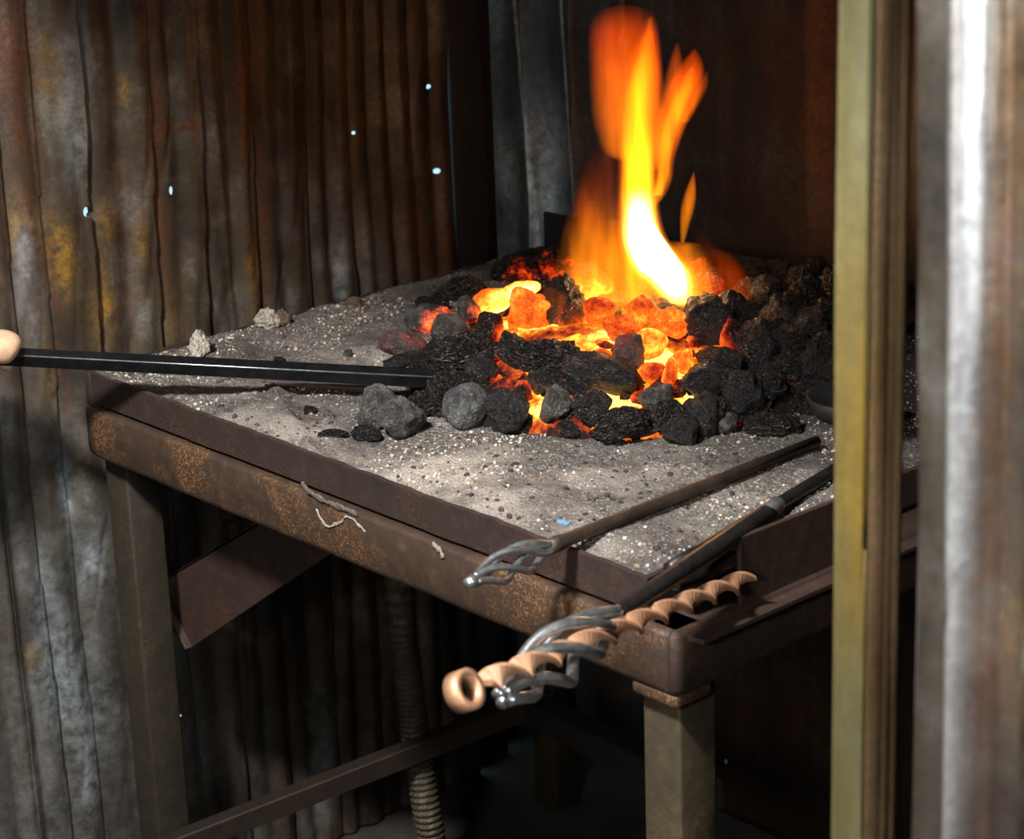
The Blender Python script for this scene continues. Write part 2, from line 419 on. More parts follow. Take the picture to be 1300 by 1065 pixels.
def right_edge(u, z):  # the cut edge of the sheet wanders
    p = cr([(0,), (0,), (.0,)], 1)
    return 0
def place_r(u, z, d):
    # ragged left border: squeeze the first centimetres so the edge follows the bent lip
    lip = .006*math.sin(4.2*(z-1.05)) + .004*nz(3*z, 7, 1, 2) - .022*(z-1.35)
    k = max(0, 1-(u-r0)/.05)
    return (u+lip*k, RY-d, z)
corrugated('wall_right', r0, 3.2, 0, 2.9, .0035, .016, place_r, right_prof, right_stain_glint, M_right)

# floor, ceiling, hood roof, other shop walls
def mat_ground():
    m = NT('packed_dirt'); g = m.noise(9, 6, .7)
    return m.fin(m.ramp(g, [(.3, (.02, .017, .014)), (.7, (.05, .042, .034))]), .95, 0, m.bump(m.noise(60, 5, .7), .6, .01))
bm = bmesh.new(); box(bm, (-.4, -3.6, -.06), (4.2, 1.3, 0)); obj('floor', bm, mat_ground(), kind='structure', smooth=False)
M_sooty = mat_plain('sooty_boards', (.03, .027, .024), .9, 0, 12, .3, .004)
bm = bmesh.new(); box(bm, (-.4, -3.6, 2.9), (4.2, 1.3, 2.95)); obj('ceiling', bm, M_sooty, kind='structure', smooth=False)
bm = bmesh.new(); box(bm, (WX-.02, -.70, 2.04), (1.62, .96, 2.06)); obj('ceiling', bm, M_sooty, kind='structure', smooth=False)
bm = bmesh.new(); box(bm, (-.4, -3.65, 0), (4.2, -3.6, 2.9)); obj('wall_front', bm, M_sooty, kind='structure', smooth=False)
bm = bmesh.new(); box(bm, (4.2, -3.6, 0), (4.25, -.385, 2.9)); obj('wall_side', bm, M_sooty, kind='structure', smooth=False)
bm = bmesh.new(); box(bm, (-.4, -3.6, 0), (-.35, -1.9, 2.9)); obj('wall_side', bm, M_sooty, kind='structure', smooth=False)
bm = bmesh.new(); box(bm, (-.35, -1.92, 0), (-.13, -1.9, 2.9)); obj('wall_side', bm, M_sooty, kind='structure', smooth=False)
bm = bmesh.new(); box(bm, (1.66, -.35, 0), (1.68, 1.0, 2.9)); obj('wall_side', bm, M_sooty, kind='structure', smooth=False)
bm = bmesh.new(); box(bm, (1.49, .97, 0), (1.68, .99, 2.9)); obj('wall_back', bm, M_sooty, kind='structure', smooth=False)
bm = bmesh.new(); box(bm, (3.19, -.40, 0), (4.2, -.37, 2.9)); obj('wall_right', bm, M_sooty, kind='structure', smooth=False)

# foreground post: two sheet-metal faces meeting in a rounded corner
def mat_post():
    m = NT('painted_post_metal')
    st = m.noise(1.0, 5, .6, m.mapping((14, 14, 5))); f = m.noise(130, 4, .8); b = m.noise(5, 4, .6)
    geo = m.n.new('ShaderNodeNewGeometry')
    at_ = m.n.new('ShaderNodeAttribute'); at_.attribute_name = 'stain'
    sep = m.n.new('ShaderNodeSeparateColor'); m.link(at_.outputs['Color'], sep.inputs[0])
    green = m.ramp(st, [(.35, (.055, .055, .024)), (.65, (.105, .103, .052))])
    c = m.mix(sep.outputs[0], green, m.ramp(st, [(.35, (.075, .045, .004)), (.6, (.16, .105, .012))]))
    brown = m.ramp(st, [(.35, (.11, .06, .025)), (.6, (.26, .17, .10))])
    c = m.mix(sep.outputs[1], c, brown)
    c = m.mix(m.ramp(f, [(.4, .45), (.6, 0.0)]), c, (.06, .045, .02))
    return m.fin(c, .48, .15, m.bump(f, .25, .001, m.bump(st, .4, .003)))
def build_post():
    pa = at(1057, 500, 1, -.288); pc = at(1108, 500, 1, -.288); pb = at(1150, 500, 0, pc.x)
    x0, x1, y0, y1 = pa.x, pc.x, -.288, pb.y
    vs, fs, st = [], [], []
    prof = [(x0, y1), (x0, y0+.004), (x0+.002, y0)]
    for i in range(1, 12): prof.append((x0+(x1-x0)*i/12, y0+.0008*math.sin(i)))
    for i in range(7):
        a = -math.pi/2+math.pi/2*i/6; r = .008
        prof.append((x1-r+r*math.cos(a), y0+r+r*math.sin(a)))
    for i in range(1, 10): prof.append((x1+.0008*math.sin(2*i), y0+.008+(y1-y0-.008)*i/9))
    n = len(prof); zs = [i*.03 for i in range(97)]
    for z in zs:
        for k, (x, y) in enumerate(prof):
            w_ = .0018*nz(2*z, k*.2, 3, 2)
            vs.append((x+w_, y+w_, z))
            side = 1.0 if k > 15 else 0.0
            d = z-1.30
            yel = max(0, min(1, .95*math.exp(-((d+.02)/.20)**2)+.6*nz(6*z, x*30, 1, 3)*(abs(d) < .3)))*(.4+.6*min(1, k/8))
            st.append((yel, side*max(.45, .9-.4*(math.exp(-((d-.06)/.08)**2))), 0))
    m = len(zs)
    for j in range(m-1):
        for k in range(n-1):
            a = j*n+k; fs.append((a, a+1, a+1+n, a+n))
        fs.append((j*n+n-1, j*n, (j+1)*n, (j+1)*n+n-1))
    fs.append(tuple(range(n))[::-1]); fs.append(tuple((m-1)*n+i for i in range(n)))
    me = bpy.data.meshes.new('corner_post'); me.from_pydata(vs, [], fs); me.materials.append(mat_post())
    me.polygons.foreach_set('use_smooth', [True]*(len(fs)-2)+[False]*2)
    ca = me.color_attributes.new('stain', 'FLOAT_COLOR', 'POINT')
    ca.data.foreach_set('color', np.array([(*s, 1) for s in st], dtype=np.float32).ravel())
    o = bpy.data.objects.new('trim_2', me); COL.objects.link(o)
    tag(o, 'blurred yellow-green and brown metal post in the right foreground', None, None, 'structure')
build_post()
bm = bmesh.new(); box(bm, (1.588, -.236, 0), (1.69, -.215, 2.9), .002)  # dark board added to stand for the black shade in the gap
obj('trim_3', bm, mat_plain('dark_gap_filler', (.010, .009, .008), .9, 0, 20, .4, .003, .35, .1), kind='structure')

# ------------------------------------------------------------------ hearth table
TX0, TX1, TY0, TY1 = .012, 1.062, -.008, .835
LIP = .043
T = thing('forge_table', (.53, .4, 0), 'rusty steel forge hearth table with a tray of ash and coals', 'forge')
def wavy_bar(bm, a, b, hgt, thk, nrm, n=60, topn=.0016, side=.0008, seed=0.):
    """an upright strip from a to b (top edge) with a slightly ragged top"""
    a, b = Vector(a), Vector(b); nrm = Vector(nrm); R = []
    for i in range(n+1):
        p = a.lerp(b, i/n); q = topn*nz(i*.35, seed, 0, 3); s_ = side*nz(i*.12, seed, 7, 2)
        o = nrm*s_*3
        R.append([bm.verts.new(p+o+Vector((0, 0, q))-nrm*thk), bm.verts.new(p+o+Vector((0, 0, q-.0015))),
                  bm.verts.new(p+o-Vector((0, 0, hgt))), bm.verts.new(p+o-Vector((0, 0, hgt))-nrm*thk)])
    for A, B in zip(R, R[1:]):
        for j in range(4): bm.faces.new((A[j], A[(j+1) % 4], B[(j+1) % 4], B[j]))
    bm.faces.new(R[0]); bm.faces.new(R[-1][::-1])
# tray
bm = bmesh.new()
wavy_bar(bm, (TX0, TY0, H), (TX1, TY0, H), LIP, .005, (0, -1, 0), 80, .0022, .001)
wavy_bar(bm, (TX1, TY0, H), (TX1, TY1, H), LIP, .005, (1, 0, 0), 50, .002)
wavy_bar(bm, (TX0, TY1, H+.004), (TX0, TY0, H+.004), LIP, .005, (-1, 0, 0), 50, .003)
wavy_bar(bm, (TX1, TY1, H), (TX0, TY1, H), LIP, .005, (0, 1, 0), 50)
box(bm, (TX0, TY0, H-LIP), (TX1, TY1, H-LIP+.005))
obj('tray', bm, M_tray, T, smooth=False)
# torn upstand at the left corner of the tray
bm = bmesh.new(); box(bm, (TX0-.003, TY0-.002, H-LIP-.004), (TX0+.010, TY0+.004, H-.001), .001)
obj('tray_corner', bm, M_tray, T)
# channel rails
def channel(name, pts, mat):
    """C-section beam swept along a polyline (front rail, right rail ...)"""
    bm = bmesh.new()
    zt, zb = H-LIP-.006, H-.122
    # section: (outward, z)
    sec = [(-.045, zt), (-.012, zt), (-.004, zt-.001), (0, zt-.006), (0, zb+.012), (-.003, zb+.004), (-.010, zb), (-.05, zb), (-.05, zb+.006), (-.012, zb+.007), (-.006, zb+.014), (-.006, zt-.012), (-.012, zt-.006), (-.045, zt-.006)]
    rings = []
    for (p, nrm) in pts:
        rings.append([bm.verts.new((p[0]+nrm[0]*s, p[1]+nrm[1]*s, z)) for s, z in sec])
    for A, B in zip(rings, rings[1:]):
        for j in range(len(sec)): bm.faces.new((A[j], A[(j+1) % len(sec)], B[(j+1) % len(sec)], B[j]))
    bm.faces.new(rings[0]); bm.faces.new(rings[-1][::-1])
    return obj(name, bm, mat, T)
bx0, bx1, by0, by1 = .004, 1.108, -.017, .84
pts = [((bx0+.004*max(0, 1-i/2), by0+.0015*nz(i*.3, 3, 3, 2)+ (.006*(1-i/1.5) if i < 1.5 else 0)), (0, -1)) for i in range(0, 40) for bx0 in [.002+1.096*i/39]]
bx0 = .004
channel('front_rail', pts, M_beam)
R_ = .012
pts = [((bx1-R_+R_*math.sin(a), by0+R_-R_*math.cos(a)), (math.sin(a), -math.cos(a))) for a in [math.pi/2*i/6 for i in range(7)]]
pts += [((bx1, by0+R_+(by1-by0-R_)*i/10), (1, 0)) for i in range(1, 11)]
channel('side_rail', pts, mat_rust('side_rail_steel', (.036, .022, .017), (.20, .09, .03), .5))
bm = bmesh.new(); box(bm, (bx0, by0+.02, H-.124), (bx0+.006, by1, H-LIP-.007)); obj('side_rail', bm, M_beam, T, smooth=False)
bm = bmesh.new(); box(bm, (bx0, by1-.006, H-.124), (bx1, by1, H-LIP-.007)); obj('back_rail', bm, M_dark, T, smooth=False)
# near corner casting below the rails
bm = bmesh.new(); box(bm, (bx1-.07, by0+.0035, H-.135), (bx1-.004, by0+.06, H-.118), .006, 3); obj('corner_plate', bm, M_beam, T)
# slag crust squeezed out under the tray
def drip(name, path, rad, col, lab, sd):
    bm = bmesh.new(); P = [at(x, y, 1, by0-.0015) for x, y in path]
    Q = [Vector(q) for q in cr([tuple(p) for p in P], 10)]
    R1 = tube(bm, Q, [rad*(1+.6*nz(i*.35, sd, 0, 3))*(.4 if i in (0, len(Q)-1) else 1) for i in range(len(Q))], 10)
    for v in bm.verts: v.co.y = by0-.001+(v.co.y-by0+.001)*.45; v.co += Vector((nz(*(v.co*120), 3), 0, nz(*(v.co*120+Vector((5, 5, 5))), 3)))*.0025
    obj(name, bm, mat_plain(name, col, .75, 0, 120, .6, .002), T, label=lab)
drip('slag_crust', [(382, 612), (392, 624), (408, 634), (424, 641), (440, 647), (452, 653)], .0036, (.09, .068, .055), 'brown-grey slag crust squeezed out under the tray', 1)
drip('slag_drip', [(402, 646), (408, 660), (418, 668), (430, 664), (440, 656), (452, 664), (464, 674)], .0016, (.27, .24, .20), 'pale zigzag drip of slag on the front rail', 5)
drip('slag_drip', [(549, 690), (558, 700), (562, 708)], .0030, (.22, .19, .16), 'small pale slag drip on the front rail', 9)
# legs
def leg(x0, y0, sx=.052, sy=.055, mat=M_leg, zt=H-.124):
    bm = bmesh.new(); t = .005
    box(bm, (x0, y0, 0), (x0+sx, y0+sy, zt), .004, 2)
    return obj('leg', bm, mat, T)
leg(.003, .012, .052, .055)
leg(1.036, .006, .054, .056, mat_rust('near_leg_steel', (.052, .041, .024), (.26, .14, .04), .6), H-.13)
leg(.02, .77); leg(1.03, .77)
# rear plate
bm = bmesh.new(); pp = [(.022, H-.02), (.022, H+.062), (1.06, H+.062), (1.06, H-.02)]
hexa(bm, [(x, TY1-.006, z) for x, z in pp], [(x, TY1+.001, z) for x, z in pp], .001)
obj('back_plate', bm, M_dark, T, smooth=False)
# angled guard plate on the right edge
a = [at(937, 681, 0, 1.098), at(1090, 622, 0, 1.098), at(1090, 708, 0, 1.098), at(937, 772, 0, 1.098)]
bm = bmesh.new(); hexa(bm, [p+Vector((.004, 0, 0)) for p in a], [p-Vector((.002, 0, 0)) for p in a], .001)
obj('guard_plate', bm, M_plate, T, smooth=False)
bm = bmesh.new(); a = at(845, 796, 0, 1.118); 
hexa(bm, [Vector((1.100, .0, .896)), Vector((1.126, .004, .896)), Vector((1.126, .5, .896)), Vector((1.100, .5, .896))],
     [Vector((1.100, .0, .890)), Vector((1.126, .004, .890)), Vector((1.126, .5, .890)), Vector((1.100, .5, .890))], .001)
obj('ledge', bm, M_plate, T, smooth=False)
# clamp channel slung under the left end
q = [at(199, 740, 1, .10), at(335, 655, 1, .10), at(430, 700, 1, .10), at(243, 822, 1, .10)]
q[1] = q[1]+Vector((.08, 0, .045)); q[2] = q[2]+Vector((.05, 0, .04))
bm = bmesh.new()
hexa(bm, q, [p+Vector((0, .005, 0)) for p in q], .001)
hexa(bm, [q[0], q[1], q[1]+Vector((0, .05, 0)), q[0]+Vector((0, .05, 0))], [p+Vector((0, 0, -.005)) for p in (q[0], q[1], q[1]+Vector((0, .05, 0)), q[0]+Vector((0, .05, 0)))], .001)
e1, e2 = (q[3]-q[0])*.0+q[0], q[3]
sh = (q[1]-q[0]).normalized()*.006
hexa(bm, [q[0], q[3], q[3]+Vector((0, -.012, 0)), q[0]+Vector((0, -.012, 0))], [p+sh for p in (q[0], q[3], q[3]+Vector((0, -.012, 0)), q[0]+Vector((0, -.012, 0)))], .001)
obj('slung_channel', bm, mat_rust('chute_steel', (.042, .024, .018), (.24, .10, .03), .4), T, smooth=False, label='brown steel channel slanting under the left end')
bm = bmesh.new(); c = at(300, 662, 1, .16)
tube(bm, [c+Vector((-.02, 0, .005)), c+Vector((.05, .0, .03))], .014, 14); obj('pivot_rod', bm, M_dark, T)
# braces
def bar_between(name, a, b, w_, h_, mat):
    bm = bmesh.new(); tube(bm, [a, a.lerp(b, .5), b], 1, flat=(h_, w_)); return obj(name, bm, mat, T, smooth=False)
bar_between('brace', at(180, 1090, 1, -.02)+Vector((0, .03, 0)), at(700, 885, 1, .62), .014, .016, M_side)
bar_between('brace', at(668, 895, 1, .60), at(900, 1010, 1, .35), .02, .02, M_dark)

# ash bed -------------------------------------------------------------
def heap(x, y):
    a = max(0, 1-((x-.545)**2/.30**2+(y-.50)**2/.33**2))
    b = max(0, 1-((x-.74)**2/.26**2+(y-.70)**2/.24**2))
    c = max(0, 1-((x-.42)**2/.22**2+(y-.70)**2/.2**2))
    return max(.082*a**.8, .095*b**.7, .075*c**.8)
def ridge(x, y, a, b, wd, hh):
    a, b, p = Vector(a), Vector(b), Vector((x, y)); t = max(0, min(1, (p-a).dot(b-a)/(b-a).length_squared))
    return hh*math.exp(-((p-(a+(b-a)*t)).length/wd)**2)
def xy(px, py): p = at(px, py, 2, H+.004); return (p.x, p.y)
RG = [(xy(345, 495), xy(392, 572), .012, .008), (xy(230, 545), xy(350, 505), .02, .006), (xy(520, 590), xy(640, 560), .03, .006), (xy(640, 600), xy(760, 600), .03, .005),
      (xy(170, 500), xy(260, 470), .03, -.004)]
def ash_z(x, y):
    z = H+.002+.007*nz(7*x, 7*y, 0, 3)+.0028*nz(38*x, 38*y, 4, 4)+.0012*nz(130*x, 130*y, 4, 2)
    for a_, b_, w_, h_ in RG: z += ridge(x, y, a_, b_, w_, h_)
    e = min(x-TX0, TX1-x, y-TY0); 
    if e < .05: z -= .006*(1-e/.05)
    if x-TX0 < .05: z += .008*(1-abs(x-TX0-.02)/.05)*max(0, min(1, y*3-.3))
    return z + .45*max(0, heap(x, y)-.012)
nx, ny = 300, 240
vs, fs = [], []
for j in range(ny+1):
    for i in range(nx+1):
        x = TX0+.005+(TX1-TX0-.010)*i/nx; y = TY0+.005+(TY1-TY0-.010)*j/ny
        vs.append((x, y, ash_z(x, y)))
for j in range(ny):
    for i in range(nx):
        a = j*(nx+1)+i; fs.append((a, a+1, a+nx+2, a+nx+1))
k = len(vs)
ring = [i for i in range(nx+1)]+[j*(nx+1)+nx for j in range(1, ny+1)]+[ny*(nx+1)+i for i in range(nx-1, -1, -1)]+[j*(nx+1) for j in range(ny-1, 0, -1)]
for i in ring: vs.append((vs[i][0], vs[i][1], H-LIP+.006))
for i in range(len(ring)):
    j = (i+1) % len(ring); fs.append((ring[j], ring[i], k+i, k+j))
me = bpy.data.meshes.new('ash_layer'); me.from_pydata(vs, [], fs); me.polygons.foreach_set('use_smooth', [True]*len(fs))
def mat_ash():
    m = NT('grey_ash')
    g = m.noise(6.5, 5, .65); g2 = m.noise(26, 6, .75); f = m.noise(260, 4, .8)
    c = m.ramp(g, [(.36, (.080, .070, .062)), (.5, (.15, .132, .118)), (.62, (.28, .25, .22))])
    c = m.mix(m.ramp(g2, [(.40, .55), (.60, 0.0)]), c, (.09, .08, .072))
    vc = m.voro(330, out='Color'); vd = m.voro(330)
    sp = m.n.new('ShaderNodeSeparateColor'); m.link(vc, sp.inputs[0])
    grain = m.ramp(sp.outputs[0], [(.0, (.03, .027, .025)), (.25, (.12, .105, .09)), (.7, (.26, .23, .20)), (.88, (.40, .37, .33)), (.96, (.75, .72, .66))])
    gm = m.math('MULTIPLY', m.ramp(m.noise(11, 4, .7), [(.36, .15), (.56, .95)]), m.ramp(vd, [(.25, 1.0), (.6, .2)]))
    c = m.mix(gm, c, grain)
    pa = m.n.new('ShaderNodeAttribute'); pa.attribute_name = 'pale'
    c = m.mix(m.math('MULTIPLY', pa.outputs['Color'], m.ramp(f, [(.35, .55), (.6, 1.0)])), c, (.43, .375, .325))
    # soot around the fire bed; ash also darker towards the back and right
    at_ = m.n.new('ShaderNodeAttribute'); at_.attribute_name = 'soot'
    c = m.mix(at_.outputs['Color'], c, m.ramp(f, [(.35, (.012, .011, .011)), (.7, (.06, .055, .052))]))
    h = m.math('ADD', m.math('MULTIPLY', vd, -.5), f)
    m.b.inputs['Specular IOR Level'].default_value = .3
    return m.fin(c, .85, 0, m.bump(h, .9, .0035, m.bump(g2, .7, .006)))
M_ash = mat_ash(); me.materials.append(M_ash)
PALE = [(xy(360, 545), .05, .9), (xy(395, 560), .035, .7), (xy(300, 530), .04, .6), (xy(520, 600), .06, .9), (xy(600, 590), .05, .8), (xy(620, 640), .06, .8), (xy(560, 620), .05, .9), (xy(700, 660), .05, .5), (xy(310, 495), .03, .5), (xy(250, 480), .04, .4), (xy(740, 610), .04, .4), (xy(760, 700), .04, .4), (xy(440, 575), .03, .5)]
pal = []
for v in vs:
    t = sum(k*math.exp(-((v[0]-c[0])**2+(v[1]-c[1])**2)/r**2) for c, r, k in PALE)
    t *= max(0, .75+1.6*nz(14*v[0], 14*v[1], 33, 4)); pal.append(min(.9, t if v[2] > H-.02 else 0))
vattr(me, 'pale', pal)
soot = []
for v in vs:
    q_ = heap(v[0], v[1]); n_ = nz(9*v[0], 9*v[1], 13, 4)
    s = min(1, q_/.03)*1.0 + .6*n_ + .22 + max(0, v[1]-.30)*1.0 + max(0, v[0]-.7)*.5*max(0, min(1, v[1]*3))
    soot.append(max(0, min(.97, s)))
vattr(me, 'soot', soot)
ash = bpy.data.objects.new('ash_layer', me); COL.objects.link(ash)
tag(ash, 'gritty grey ash covering the hearth tray', 'ash', None, 'stuff')

# loose grit: one object
def rock_mesh(seed, sub=3, planes=11, rough=.12, porous=.0, stretch=(1, 1, 1), detail=2.2):
    r = random.Random(seed); bm = bmesh.new(); bmesh.ops.create_icosphere(bm, subdivisions=sub, radius=1.0)
    P = []
    for _ in range(planes):
        n = Vector((r.gauss(0, 1), r.gauss(0, 1), r.gauss(0, 1))).normalized(); P.append((n, .68+.30*r.random()))
    off = Vector((r.random()*50, r.random()*50, r.random()*50))
    for v in bm.verts:
        d = v.co.normalized(); k = 1.12
        for n, h in P:
            q = d.dot(n)
            if q > .05: k = min(k, h/q)
        k = k*.85+.15*.85
        k += rough*noise.fractal(d*detail+off, 1, 2, 4)
        if porous: k += porous*noise.fractal(d*9+off, .6, 2.2, 3)
        v.co = Vector((d.x*stretch[0], d.y*stretch[1], d.z*stretch[2]))*k
    me = bpy.data.meshes.new('rock'); bmesh.ops.recalc_face_normals(bm, faces=bm.faces[:]); bm.to_mesh(me); bm.free()
    me.polygons.foreach_set('use_smooth', [True]*len(me.polygons)); return me

def grit(name, n, rmin, rmax, mat, region, label, seed, cat='grit'):
    r = random.Random(seed); vs = []; fs = []
    base = bmesh.new(); bmesh.ops.create_icosphere(base, subdivisions=1, radius=1.0)
    bv = [v.co.copy() for v in base.verts]; bf = [[v.index for v in f.verts] for f in base.faces]; base.free()
    for _ in range(n):
        x, y = region(r)
        if x is None: continue
        s = rmin*(rmax/rmin)**(r.random()**2.2); k = len(vs); z = ash_z(x, y)
        sx, sy, sz = s*(.7+.6*r.random()), s*(.7+.6*r.random()), s*(.5+.5*r.random())
        for v in bv:
            q_ = 1+.45*(r.random()-.5); vs.append((x+v.x*sx*q_, y+v.y*sy*q_, z+sz*.3+v.z*sz*q_))
        for f in bf: fs.append([i+k for i in f])
    me = bpy.data.meshes.new(name); me.from_pydata(vs, [], fs); me.materials.append(mat)
    o = bpy.data.objects.new(name, me); COL.objects.link(o); tag(o, label, cat, None, 'stuff')
def reg(r):
    x = TX0+.01+(TX1-TX0-.02)*r.random(); y = TY0+.01+(TY1-TY0-.03)*r.random(); return x, y
def reg_near(r):
    for _ in range(30):
        x, y = reg(r)
        if nz(7*x, 7*y, 44, 3) > -.05 + .3*r.random(): return x, y
    return None, None
grit('pale_grit', 3200, .0007, .0028, mat_plain('pale_grit', (.48, .45, .40), .6, 0, 300, .2, .0005, .45), reg_near, 'pale grains of clinker and grit scattered over the ash', 1)
grit('dark_grit', 3600, .0008, .0042, mat_plain('dark_grit', (.04, .036, .034), .5, 0, 300, .2, .0005, .6), reg, 'dark coal crumbs scattered over the ash', 2)
grit('brown_grit', 2000, .0009, .0036, mat_plain('brown_grit', (.20, .14, .10), .7, 0, 300, .2, .0005, .5), reg_near, 'brown rust flakes scattered over the ash', 3)

# ember bed: the glowing mass between the lumps ----------------------
def mat_ember():
    m = NT('ember_bed')
    at_ = m.n.new('ShaderNodeAttribute'); at_.attribute_name = 'glow_mask'
    n1 = m.noise(36, 4, .65); n2 = m.noise(130, 3, .7)
    h = m.math('ADD', at_.outputs['Color'], m.math('MULTIPLY', m.math('SUBTRACT', n1, .5), 1.5))
    h = m.math('ADD', h, m.math('MULTIPLY', m.math('SUBTRACT', n2, .5), .5), clamp=True)
    emc = m.ramp(h, [(.22, (0, 0, 0)), (.34, (.5, .02, .001)), (.48, (1.0, .09, .004)), (.64, (1.0, .19, .010)), (.8, (1.0, .36, .03)), (.97, (1.0, .62, .13))])
    ems = m.ramp(h, [(.22, 0.0), (.45, .12), (.7, .26), (1.0, .75)])
    m.link(emc, m.b.inputs['Emission Color']); m.link(m.math('MULTIPLY', ems, 3.8), m.b.inputs['Emission Strength'])
    return m.fin((.010, .008, .007), .9, 0, m.bump(n2, .8, .004), .1)
def build_ember():
    nx, ny = 170, 170; vs, fs, ht = [], [], []
    X0, X1, Y0, Y1 = .26, .86, .18, .80
    C = [(xy2(690, 400), .075), (xy2(700, 450), .06), (xy2(785, 440), .085), (xy2(850, 465), .065), (xy2(790, 500), .06), (xy2(690, 505), .042), (xy2(860, 492), .045), (xy2(925, 435), .03), (xy2(640, 385), .045)]
    for j in range(ny+1):
        for i in range(nx+1):
            x = X0+(X1-X0)*i/nx; y = Y0+(Y1-Y0)*j/ny; hp = heap(x, y)
            z = H - .004 + hp*1.02 + .007*nz(22*x, 22*y, 3, 3) + (0 if hp > .012 else -.02)
            vs.append((x, y, z))
            t = 0
            for (c, r) in C: t = max(t, math.exp(-(((x-c[0])**2+(y-c[1])**2)/(r*1.25)**2)**1.3))
            ht.append(t*.92)
    for j in range(ny):
        for i in range(nx):
            a = j*(nx+1)+i; fs.append((a, a+1, a+nx+2, a+nx+1))
    me = bpy.data.meshes.new('ember_bed'); me.from_pydata(vs, [], fs); me.polygons.foreach_set('use_smooth', [True]*len(fs))
    vattr(me, 'glow_mask', ht)
    me.materials.append(mat_ember()); o = bpy.data.objects.new('ember_bed', me); COL.objects.link(o)
    tag(o, 'glowing orange embers filling the gaps between the coals', 'embers', None, 'stuff')
def on_heap(px, py, lift=0.0):
    q = ray(px, py)
    t = 1.9
    while t < 4.2:
        p = CAMP+q*t
        if p[1] > .80: break
        if p[2] < H+heap(p[0], p[1])+lift: break
        t += .004
    return Vector(p)
def xy2(px, py): p = on_heap(px, py); return (p.x, p.y)
build_ember()

# coals ----------------------------------------------------------------
SH = [rock_mesh(100+i, 4, 10+i % 4, .10+.03*(i % 3), 0, (1, 1, 1)) for i in range(7)]
SHP = [rock_mesh(200+i, 4, 12, .20, .10, (1, 1, 1), 3) for i in range(6)]
for m_ in SH+SHP: pass
MATS = dict(c=M_coal, k=M_coke, s=M_smooth, a=M_ashy, g=M_greyrock, h=M_hot, r=M_red, w=M_white, b=M_brownclink)
_cache = {}
def coal_mesh(i, mt):
    key = (i, mt)
    if key not in _cache:
        src = (SHP if mt in 'kwb' else SH); me = src[i % len(src)].copy(); me.materials.clear(); me.materials.append(MATS[mt]); _cache[key] = me
    return _cache[key]
def coal(px, py, w_, h_, mt, heat, dirn, label, ang=0., group=None, name='coal_lump', cat='coal', i=None, lift=.0, onash=False, p=None):
    if p is None:
        if onash:
            p = at(px, py, 2, H+.006); p.z = ash_z(p.x, p.y)
        else: p = on_heap(px, py, lift)
    z = depth_of(p); k = z/FPX/2
    i = random.randrange(99) if i is None else i
    o = bpy.data.objects.new(name, coal_mesh(i, mt)); COL.objects.link(o)
    sx, sy = w_*k*1.12, h_*k*1.12
    sz = (sx*sy)**.5
    if onash: p = p + Vector((0, 0, sy*.55))
    # local x = picture right, y = picture up, z = towards the viewer; then a roll in the picture plane
    R0 = Matrix(((RV[0], UV[0], -dv[0]), (RV[1], UV[1], -dv[1]), (RV[2], UV[2], -dv[2])))
    Rr = R0 @ Matrix.Rotation(math.radians(ang), 3, 'Z')
    spin = Matrix.Rotation(math.pi/2*random.randrange(4), 3, random.choice('XYZ'))
    Mx = Rr @ Matrix.Diagonal((sx, sy, sz)) @ spin
    o.matrix_world = Matrix.Translation(p) @ Mx.to_4x4()
    o.color = (heat+(.09 if mt == 'h' else 0), dirn, 0, 1)
    tag(o, label, cat, group); return o
L = 'coal lump'
